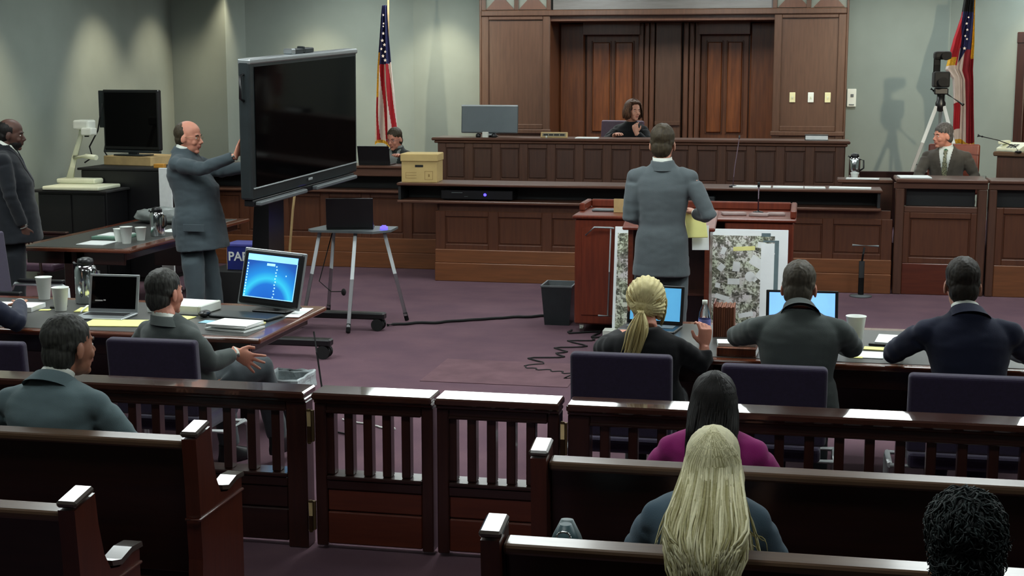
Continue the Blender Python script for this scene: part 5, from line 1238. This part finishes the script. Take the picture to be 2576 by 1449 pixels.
THIN = [((0,-.026,.036), (.0785,.089,.078)), ((0,-.05,-.012), (.068,.06,.064)), ((0,-.03,.01), (.0785,.075,.045))]
RING = [((0,-.04,.036), (.0815,.08,.081)), ((0,-.05,-.012), (.069,.06,.062)), ((0,-.012,.012), (.0795,.055,.04))]

SEATED = lambda P, yaw, z0=0., kn=.53, fx=.38, spread=.1: {s: (Vector(P)+Vector((math.cos(R(yaw))*sg*spread-math.sin(R(yaw))*fx, math.sin(R(yaw))*sg*spread+math.cos(R(yaw))*fx, 0))*1.0+Vector((0,0,z0+kn-.02-Vector(P).z)),
     Vector((P[0]+math.cos(R(yaw))*sg*spread*1.1-math.sin(R(yaw))*(fx+.02), P[1]+math.sin(R(yaw))*sg*spread*1.1+math.cos(R(yaw))*(fx+.02), z0+.09))) for s, sg in (('R', 1), ('L', -1))}

C1 = {k: cloth(k, a, c) for k, (a, c) in {
 'grey suit': ((80,88,91), (91,99,102)), 'teal grey suit': ((98,116,120), (110,130,134)), 'slate suit': ((62,72,77), (72,83,88)), 'olive grey suit': ((76,83,81), (87,94,92)),
 'navy suit': ((30,34,52), (36,40,60)), 'dark suit': ((24,27,32), (31,34,39)), 'black cloth': ((16,17,19), (22,23,26)), 'brown grey suit': ((74,68,60), (85,79,70)),
 'green black suit': ((40,44,42), (48,52,50)), 'magenta knit': ((150,36,112), (164,46,124)), 'denim': ((72,92,106), (86,106,120)), 'charcoal cloth': ((60,66,70), (70,78,82)), 'dark grey top': ((50,54,60), (60,64,70))}.items()}
M['shirtgrey'] = cloth('grey shirt', (128,132,128), (138,142,138)); M['knot'] = cloth('green knot', (40,96,62), (48,110,72))
M['tie'] = mat('patterned tie', (150,146,112), .6, rgb2=(60,66,52), scale=90, detail=1)
HR = {'brown': hairmat('brown hair', (44,37,27), (76,66,48), False), 'greybrown': hairmat('grey brown hair', (58,53,45), (92,85,72), False), 'grey': hairmat('greying hair', (26,26,25), (84,84,78), False), 'dark': hairmat('dark hair', (14,12,11), (34,30,28)), 'dkbrown': hairmat('dark brown hair', (22,19,16), (52,45,36), False),
      'salt': hairmat('salt and pepper hair', (38,35,33), (112,108,104), False), 'blonde': hairmat('blonde hair', (150,130,74), (240,228,170)), 'ash': hairmat('ash blonde hair', (164,156,106), (246,240,200)), 'auburn': hairmat('reddish brown hair', (52,34,24), (108,76,54)), 'curl': hairmat('black curls', (12,14,15), (56,66,66)), 'sand': hairmat('light brown hair', (70,56,36), (120,98,66))}

# standing person in grey
person('person standing at the podium seen from behind in a trim grey suit', (-.955,9.9,.98), (-.955,9.9,1.6), (-.96,9.925,1.755), 0, -4, sw=.192, bw=.97,
  arms={'R': ((-.625,9.84,1.27), (-.735,10.1,1.26), (-.35,.6,.2), (-.3,0,-1), .7), 'L': ((-1.175,9.86,1.25), (-1.06,10.12,1.22), (.3,.7,0), (.3,0,-1), .5)},
  legs={'R': ((-.85,9.93,.52), (-.84,9.88,.09)), 'L': ((-1.06,9.95,.52), (-1.07,9.92,.09))}, skin='fair', topm=C1['grey suit'], legm=C1['grey suit'], hair=hshell(SHORT_HI), hairm=HR['brown'], hem=.135, wr=.003, vox=.0055, seed=1)
t = one('legal_pad', B(-.075, .075, -.005, .005, -.12, .1, .002, mtx=RZ(-.745,10.2,1.19,R(20)) @ Matrix.Rotation(R(-30), 4, 'X')), M['yellow'], 'yellow pad held by the standing person in grey', 'paper pad', (-.76,10.2,1.1))
one('paper_sheet', B(-.06, .06, -.002, .002, -.1, .08, .001, mtx=RZ(-.71,10.23,1.085,R(8)) @ Matrix.Rotation(R(-20), 4, 'X')), M['paper'], 'white papers held under the yellow pad by the standing person in grey', 'papers', (-.71,10.23,1.0))

# man pushing the display
tv, hm = person('bald topped person in a slate suit and glasses pushing the huge display', (-4.79,10.72,.96), (-4.85,10.7,1.6), (-4.8,10.69,1.735), -88, -92, 4, sw=.185, bw=1.02, belly=.1,
  arms={'R': ((-4.6,10.47,1.50), (-4.335,10.5,1.6), (.25,.35,.9), (1,-.1,0), .2), 'L': ((-4.6,10.82,1.46), (-4.34,10.84,1.5), (.2,.3,.9), (1,-.1,0), .2)},
  legs={'R': ((-4.74,10.58,.5), (-4.78,10.56,.09)), 'L': ((-4.7,10.84,.5), (-4.68,10.86,.09))}, skin='pink', topm=C1['slate suit'], legm=C1['slate suit'], hair=hshell(RING), hairm=HR['brown'], hem=.13, vox=.006, seed=2)
def glasses(t, Hm, m, k=1.):
    bm = BM()
    for s in (-1, 1):
        c = Vector((s*.032,.098,.004)); tube(bm, [Hm @ ((c+Vector((.021*math.cos(a), -.004*abs(math.cos(a)), .015*math.sin(a))))*k) for a in [2*math.pi*i/20 for i in range(21)]], .0016, 6)
        tube(bm, [Hm @ (Vector(p)*k) for p in ((s*.053,.094,.008),(s*.079,.07,.01),(s*.083,.0,.008),(s*.081,-.02,-.006))], .0018, 6)
    tube(bm, [Hm @ (Vector(p)*k) for p in ((-.011,.1,.007),(.011,.1,.007))], .0016, 6); obj('glasses', bm, m, t)
glasses(tv, hm, M['brass'])
bm = BM(); box(bm, -.09, .09, -.006, .004, -.03, .03, .004, mtx=Matrix.Translation((-4.7,10.50,1.03))); obj('pocket_flap', bm, C1['slate suit'], tv)

# man standing at the far left
person('bearded person in a dark suit standing at the far left by the reddish table', (-6.48,10.86,0.97), (-6.52,10.84,1.6), (-6.46,10.87,1.735), -62, -70, 6, sw=.2, bw=1.12, belly=.06,
  arms={'R': ((-6.36,10.64,1.24), (-6.3,10.72,0.98), (.1,.1,-1), (-.5,.8,0), .4), 'L': ((-6.58,11.06,1.24), (-6.46,11.07,1), (.2,.0,-1), (-.3,-1,0), .4)},
  legs={'R': ((-6.41,10.76,0.5), (-6.43,10.74,0.09)), 'L': ((-6.54,10.97,0.5), (-6.54,10.97,0.09))}, skin='dark', topm=C1['dark suit'], legm=C1['dark suit'], hair=hshell([((0,-.02,.038),(.078,.094,.081)), ((0,-.05,-.01),(.0685,.06,.064)), ((0,.032,-.064),(.0545,.0565,.056))], rough=.0015), hairm=HR['dark'], hem=.13, front=.34, tiem=C1['navy suit'], seed=3)

# young clerk
ck, hm = person('young person with glasses in a dark jacket behind the black laptop by the flag', (-4.82,16.74,.83), (-4.81,16.66,1.31), (-4.82,16.6,1.455), 172, 162, 14, sw=.18, arms={'R': ((-5.07,16.55,1.15), (-4.98,16.36,1.25)), 'L': ((-4.56,16.6,1.15), (-4.66,16.38,1.25))},
  legs=SEATED((-4.82,16.74,.83), 172, .3, .5, .3), skin='pink', topm=C1['green black suit'], legm=C1['dark suit'], shirt='shirtgrey', hair=hshell(SHORT), hairm=HR['brown'], front=.3, floor=.3, vox=.006, seed=4)
glasses(ck, hm, M['leather'])

# judge
def bob(t, Hm, m, k):
    bm = BM()
    for c, r in (((0,-.03,.045),(.098,.095,.1)), ((0,-.05,-.03),(.1,.075,.085)), ((.086,-.025,-.02),(.03,.06,.085)), ((-.086,-.025,-.02),(.03,.06,.085)), ((.085,-.02,-.06),(.026,.045,.04)), ((-.085,-.02,-.06),(.026,.045,.04)), ((0,.02,.104),(.07,.07,.026))): ell(bm, c, r, Hm, 20, 14)
    b = remesh(bm, .006, 3); b.normal_update()
    for v in b.verts:
        l = Hm.inverted() @ v.co; v.co += v.normal*.007*(noise.noise(Vector((l.x*34, l.y*34, l.z*20)))+.5*noise.noise(l*70))
    obj('hair', b, m, t)
    bm = BM(); rnd = random.Random(5)
    for i in range(300):
        a = rnd.uniform(-2.35, 2.35); ph = rnd.uniform(0, 6.28); am = rnd.uniform(.004, .011); zb = -.075+rnd.uniform(-.02, .03); e0 = rnd.uniform(0, .5); pts = []
        for j in range(14):
            f = j/13
            if f < .45: el = (math.pi/2-e0)*(1-f/.45); rr = .094+.008*math.cos(el); p = Vector((rr*math.sin(a)*math.cos(el)*1.06, -.022-rr*math.cos(a)*math.cos(el), .045+.104*math.sin(el)))
            else:
                g = (f-.45)/.55; rr = .102+.014*math.sin(g*2.6); p = Vector((rr*math.sin(a)*1.08, -.022-rr*math.cos(a), .045+(zb-.045)*g))
            w = am*math.sin(f*13+ph)*min(1, f*3); pts.append(Hm @ (p+Vector((math.cos(a)*w, math.sin(a)*w, 0))))
        lock(bm, pts, .0065)
    obj('hair_locks', bm, m, t)
person('person in a black robe with wavy brown hair, a hand at the throat', (-2.1,17.42,1.18), (-2.07,17.36,1.62), (-2.03,17.3,1.785), 176, 218, 2, sw=.165, bw=.97,
  arms={'R': ((-2.36,17.25,1.42), (-2.22,17.02,1.5)), 'L': ((-1.83,17.18,1.38), (-1.97,17.13,1.52), (-.25,.12,1), (.3,1,0), .9)},
  legs=SEATED((-2.1,17.42,1.16), 180, .62, .5, .38), skin='fair', top='robe', topm=C1['black cloth'], legm=C1['black cloth'], hair=bob, hairm=HR['auburn'], collar=False, floor=.62, vox=.0055, hk=.95, browm=HR['dark'], jaw=.9, seed=5, front=None)

# witness
person('person in a brown grey suit and green knotted tie looking sideways', (1.5,15.98,.995), (1.49,15.97,1.42), (1.44,15.93,1.575), 168, 118, 3, sw=.2, bw=1.06,
  arms={'R': ((1.2,15.88,1.15), (1.3,15.7,1.02)), 'L': ((1.79,15.92,1.14), (1.68,15.72,1.02))}, legs=SEATED((1.5,15.98,.995), 172, .45, .58, .36), skin='pink', topm=C1['brown grey suit'], legm=C1['brown grey suit'], hair=hshell(SHORT_HI), hairm=HR['salt'], front=.36, tiem=M['tie'], floor=.45, vox=.006, hk=1.04, browm=HR['dark'], seed=6)

# seated at the left table
person('person in olive grey suit at left table, hand spread on knee', (-3.3,7.17,0.565), (-3.34,7.06,0.91), (-3.365,7.12,1.07), -28, -22, 0, sw=.195, bw=1.0,
  arms={'R': ((-3.09,7.07,0.7), (-3.015,7.22,0.73), (.85,.15,-.45), (.1,.95,-.3), .22, 1.04, 2.4), 'L': ((-3.59,7.19,0.72), (-3.51,7.39,0.7))},
  legs={'R': ((-2.95,7.45,0.6), (-2.93,7.61,0.16), (.2,1,0)), 'L': ((-3.25,7.55,0.53), (-3.23,7.61,0.09))}, skin='pink', topm=C1['olive grey suit'], legm=C1['charcoal cloth'], hair=hshell(SHORT), hairm=HR['grey'], vox=.005, seed=7)
# spectator in the front left pew
person('grey haired person in a teal grey suit in the front left pew', (-2.99,5.25,.545), (-2.97,5.21,.985), (-2.925,5.28,1.14), 0, -26, 0, sw=.192, bw=1.03,
  arms={'R': ((-2.68,5.3,.73), (-2.8,5.52,.66)), 'L': ((-3.32,5.3,.73), (-3.18,5.52,.66))}, legs=SEATED((-2.99,5.25,.545), 0), skin='tan', topm=C1['teal grey suit'], legm=C1['charcoal cloth'], hair=hshell(SHORT), hairm=HR['grey'], hk=1.08, seed=8, vox=.006)
# arm at the left edge
person('dark sleeved person cut off by the left edge with a hand on the notebook', (-4.68,7.12,0.545), (-4.74,7.3,0.99), (-4.78,7.4,1.14), 8, 5, 10, sw=.2, bw=1.03,
  arms={'R': ((-4.44,7.43,.81), (-4.66,7.84,.848), (-.5,.85,.05), (0,0,-1), .12), 'L': ((-5.08,7.55,.88), (-4.98,7.85,.85), (.1,1,.1), (0,0,-1), .1)}, legs=SEATED((-4.68,7.12,0.545), 5), skin='fair', topm=C1['navy suit'], legm=C1['navy suit'], hair=hshell(SHORT), hairm=HR['dkbrown'], vox=.005, seed=9)

# blonde ponytail
def ponytail(t, Hm, m, k):
    bm = BM()
    for c, r in (((0,-.016,.056),(.0965,.112,.096)), ((0,-.06,.0),(.084,.06,.065)), ((.072,.0,.0),(.034,.07,.075))): ell(bm, c, r, Hm, 22, 16)
    b = remesh(bm, .005, 3); b.normal_update()
    tie = Vector((-.03,-.125,-.02))
    for v in b.verts:
        l = (Hm.inverted() @ v.co); q = l-tie; a = math.atan2(q.x, q.z)
        v.co += v.normal*.0035*(math.sin(a*38)+noise.noise(l*40))
    obj('hair', b, m, t)
    rnd = random.Random(3); bm = BM()
    for i in range(120):           # strands combed back to the tie
        a = rnd.uniform(-.95, .95)*math.pi; e = rnd.uniform(.1, 1.25)
        s = Vector((.097*math.sin(a)*math.sin(e+.3), -.016+.11*math.cos(e)*.9, .056+.097*math.cos(a)*math.sin(e+.3)))
        if s.z < -.02: continue
        pts = []
        for j in range(9):
            f = j/8; p = s.lerp(tie, f); c = Vector((0,-.016,.045)); d = p-c
            r = 1.03/max(1e-3, math.sqrt((d.x/.0965)**2+(d.y/.112)**2+(d.z/.1)**2)); p = c+d*(r*(1-f**4)+f**4*1.0); pts.append(Hm @ p)
        lock(bm, pts, .0065)
    for i in range(110):           # the tail
        pts = []; ox, oy = rnd.gauss(0, .4), rnd.gauss(0, .4); Ln = rnd.uniform(.19, .29)
        for j in range(11):
            f = j/10; w = .012+.05*math.sin(min(1, f*1.5)*math.pi*.62)
            pts.append(Hm @ (tie+Vector((-.02*f-.02*f*f+ox*w, -.012-.035*math.sin(f*2.2)+.02*f+oy*w*.7-.018, -Ln*f))))
        lock(bm, pts, .0065)
    for i in range(50):            # loose sweep hanging at the right of the face
        pts = []; y0 = rnd.uniform(-.02, .07); 
        for j in range(9):
            f = j/8; pts.append(Hm @ Vector((.062+.052*math.sin(f*2.3)+rnd.uniform(-.004,.004)-.012*f, y0-.01*f, .1-f*(.17+.05*(i % 5)/5)+.02*math.sin(f*3))))
        lock(bm, pts, .007)
    obj('ponytail', bm, m, t)
    bm = BM(); c = Hm @ (tie+Vector((-.002,-.018,-.004))); tube(bm, [c+Vector((.016*math.cos(a), .014*math.sin(a), 0)) for a in [2*math.pi*i/14 for i in range(15)]], .005, 6); obj('hair_tie', bm, m, t)
person('blonde person with a ponytail in a black jacket at the right table', (-0.75,7.23,0.545), (-0.77,7.22,0.92), (-0.785,7.31,1.062), 2, 10, 4, 3, sw=.16, bw=.95,
  arms={'R': ((-0.475,7.29,0.75), (-0.478,7.32,0.845), (.05,.1,1), (-.6,.9,0), 1.0, 1.0), 'L': ((-1,7.29,0.82), (-0.95,7.57,0.84))}, legs=SEATED((-0.75,7.23,0.545), 0), skin='pink', topm=C1['black cloth'], legm=C1['black cloth'], hair=ponytail, hairm=HR['blonde'], collar=False, hk=1.06, vox=.005, seed=10)
# broad grey suit
person('broad person in a grey suit at the right table before the pale blue screen', (0,7.24,0.55), (0,7.24,1.035), (-0.005,7.33,1.165), 0, -8, 6, sw=.2, bw=1.08,
  arms={'R': ((0.27,7.35,0.86), (0.17,7.65,0.835)), 'L': ((-0.32,7.40,0.89), (-0.2,7.68,0.885))}, legs=SEATED((0,7.24,0.55), 0), skin='pink', topm=C1['olive grey suit'], legm=C1['charcoal cloth'], hair=hshell(SHORT_HI), hairm=HR['greybrown'], shirt='shirtgrey', seed=11, vox=.006)
# navy suit
person('person in a navy suit with short hair at the right end of the right table', (0.84,7.24,0.55), (0.81,7.24,1.05), (0.785,7.32,1.205), 0, 4, 2, sw=.205, bw=1.06,
  arms={'R': ((1.13,7.39,0.85), (1.02,7.67,0.835)), 'L': ((0.47,7.39,0.83), (0.52,7.69,0.83), (.1,1,0), (0,0,-1), .4)}, legs=SEATED((0.84,7.24,0.55), 0), skin='fair', topm=C1['navy suit'], legm=C1['navy suit'], hair=hshell(SHORT_HI), hairm=HR['dkbrown'], seed=12, vox=.0055)

# long hair falling down the back
def long_hair(top_, bottom, width, wav, n, lockr, seed, shell, drop_y, part=0., fly=0):
    def f(t, Hm, m, k):
        H0 = Hm.translation; Rm = Hm.to_3x3(); rnd = random.Random(seed)
        bm = BM(); ell(bm, (0,-.018,.046), (.0835,.1,.088), Hm, 24, 16)
        rs = []
        for z, w, d, y in shell: rs.append(ringv(H0+Vector((0,y,z)), Vector((1,0,0)), Vector((0,1,0)), w, d, 26, 2.2))
        rings(bm, rs)
        b = remesh(bm, .006, 3); b.normal_update()
        for v in b.verts:
            a = v.co.x*55; v.co += v.normal*.004*noise.noise(Vector((v.co.x*60, v.co.y*60, v.co.z*5)))
        obj('hair', b, m, t)
        bm = BM()
        for i in range(n):
            a = rnd.uniform(-1.05, 1.05); z1 = bottom+rnd.uniform(-.0, .1)*(1+.5*abs(a))+.02*math.sin(a*9+seed)
            pts = []; ph = rnd.uniform(0, 6.28); am = wav*rnd.uniform(.4, 1.3); e0 = rnd.uniform(.1, .9); nn = 16
            for j in range(nn):
                f_ = j/(nn-1)
                if f_ < .34:       # over the skull
                    g = f_/.34; el = math.pi/2*(1-g)*(1-e0*.25); aa = a*1.25*(.25+.75*g)
                    p = Vector((.0865*math.sin(aa)*math.cos(el)+part*(1-g), -.018-.103*math.cos(aa)*math.cos(el), .046+.091*math.sin(el)-.01*g)); p = H0+Rm @ (p*1.0)
                    last = p
                else:
                    g = (f_-.34)/.66; tx = H0.x+width(g)*math.sin(a*1.35); ty = H0.y+drop_y(g)-(.03+.03*math.cos(a*1.3))
                    p = Vector((last.x+(tx-last.x)*min(1, g*1.6)+am*math.sin(g*7+ph)*g, last.y+(ty-last.y)*min(1, g*1.5)-.006*rnd.random(), last.z+(z1-last.z)*g))
                pts.append(p)
            lock(bm, pts, lockr*rnd.uniform(.7, 1.2))
        for i in range(fly):
            sg = rnd.choice((-1, 1)); z0 = H0.z-rnd.uniform(.02, .12); o = Vector((H0.x+sg*.09, H0.y-.07, z0)); Ln = rnd.uniform(.14, .24); fl = rnd.uniform(.05, .13); pts = []
            for j in range(10):
                g = j/9; pts.append(o+Vector((sg*fl*(g**1.3)*(1-.35*g*g), -.06*g+.035*math.sin(g*6+i), -Ln*g+.02*math.sin(g*5+i))))
            lock(bm, pts, lockr*.55)
        obj('hair_locks', bm, m, t)
    return f
HZ = 1.03
person('person with very long pale blonde hair and denim blue jacket', (-.275,4.4,.545), (-.265,4.3,.945), (-.245,4.29,1.06), 3, 0, -3, sw=.15, bw=.92,
  arms={'R': ((-.05,4.42,.70), (-.1,4.65,.62)), 'L': ((-.5,4.42,.70), (-.44,4.65,.62))}, legs=SEATED((-.275,4.4,.545), 0), skin='fair', topm=C1['denim'], legm=C1['charcoal cloth'], collar=False, hk=1.02, seed=13,
  hair=long_hair(1.18, .715, lambda g: .1+.022*math.sin(min(1, g*1.25)*math.pi*.75)-.06*max(0, g-.55)/.45, .014, 900, .0046, 4, [(.06,.08,.085,-.02),(-.02,.097,.085,-.03),(-.06,.1,.06,-.08),(-.1,.104,.045,-.15),(-.13,.106,.035,-.22),(-.155,.104,.025,-.29),(-.19,.1,.02,-.315),(-.26,.085,.016,-.32)], lambda g: -.05-.25*min(1, max(0, g)/.3)-.03*g, fly=34), hairm=HR['ash'])
person('person with long straight dark hair and a magenta top in the front right pew', (-.3,5.27,.545), (-.305,5.24,.915), (-.305,5.29,1.018), 0, 6, 2, sw=.155, bw=.93,
  arms={'R': ((-.05,5.33,.67), (-.15,5.55,.62)), 'L': ((-.56,5.33,.67), (-.46,5.55,.62))}, legs=SEATED((-.3,5.27,.545), 0), skin='tan', top='knit', topm=C1['magenta knit'], legm=C1['black cloth'], collar=False, hk=1., seed=14,
  hair=long_hair(1.17, .74, lambda g: .098-.01*g, .003, 520, .0046, 8, [(.06,.08,.085,-.02),(-.02,.095,.08,-.03),(-.08,.098,.07,-.05),(-.18,.096,.05,-.1),(-.26,.085,.03,-.13)], lambda g: -.07-.05*min(1, g*2)), hairm=HR['dark'])
# curly haired man
def curls(t, Hm, m, k):
    bm = BM()
    for c, r in (((0,-.018,.052),(.086,.1,.09)), ((0,-.055,-.02),(.074,.062,.075)), ((0,-.04,.02),(.085,.07,.045))): ell(bm, Vector(c)*k, Vector(r)*k, Hm, 22, 16)
    b = remesh(bm, .005, 2); b.normal_update(); rnd = random.Random(11); cl = BM()
    fs = [f for f in b.faces]
    for v in b.verts:
        l = Hm.inverted() @ v.co; v.co += v.normal*.008*(noise.noise(l*45)+.5*noise.noise(l*95))
    for f in [rnd.choice(fs) for _ in range(2300)]:
        c = f.calc_center_median(); n = f.normal; l = Hm.inverted() @ c
        if l.y > .08 or l.z < -.09: continue
        d = Hm.to_3x3() @ Vector((l.x*2, (l.y+.02)*1.2-.03, -.06)); d = (d+Vector((rnd.uniform(-.12,.12), rnd.uniform(-.12,.12), rnd.uniform(-.05,.05)))); d = (d-n*d.dot(n)).normalized(); u = n.cross(d)
        Ln = rnd.uniform(.03, .055); ph = rnd.uniform(0, 6.28); am = rnd.uniform(.003, .008); lift = rnd.uniform(.1, .8); pts = []
        for j in range(9):
            g = j/8; pts.append(c-n*.004+d*Ln*g+u*am*(math.sin(g*7+ph)-math.sin(ph))+n*(.011*math.sin(g*math.pi)*lift+.003*math.sin(g*9+ph)))
        lock(cl, pts, .0031, 4, .6)
    obj('hair', b, m, t); obj('curls', cl, m, t)
p, hm = person('person with dark curly hair and wire glasses at the lower right corner', (.42,3.6,.545), (.425,3.56,.92), (.425,3.63,1.072), 0, 0, 2, sw=.195, bw=1.03,
  arms={'R': ((.73,3.68,.7), (.6,3.9,.64)), 'L': ((.12,3.68,.7), (.24,3.9,.64))}, legs=SEATED((.42,3.6,.545), 0, 0, .53, .27), skin='fair', topm=C1['dark grey top'], legm=C1['charcoal cloth'], collar=False, hk=1.07, seed=15, hair=curls, hairm=HR['curl'], vox=.0055)
glasses(p, hm, M['silver'], 1.06)
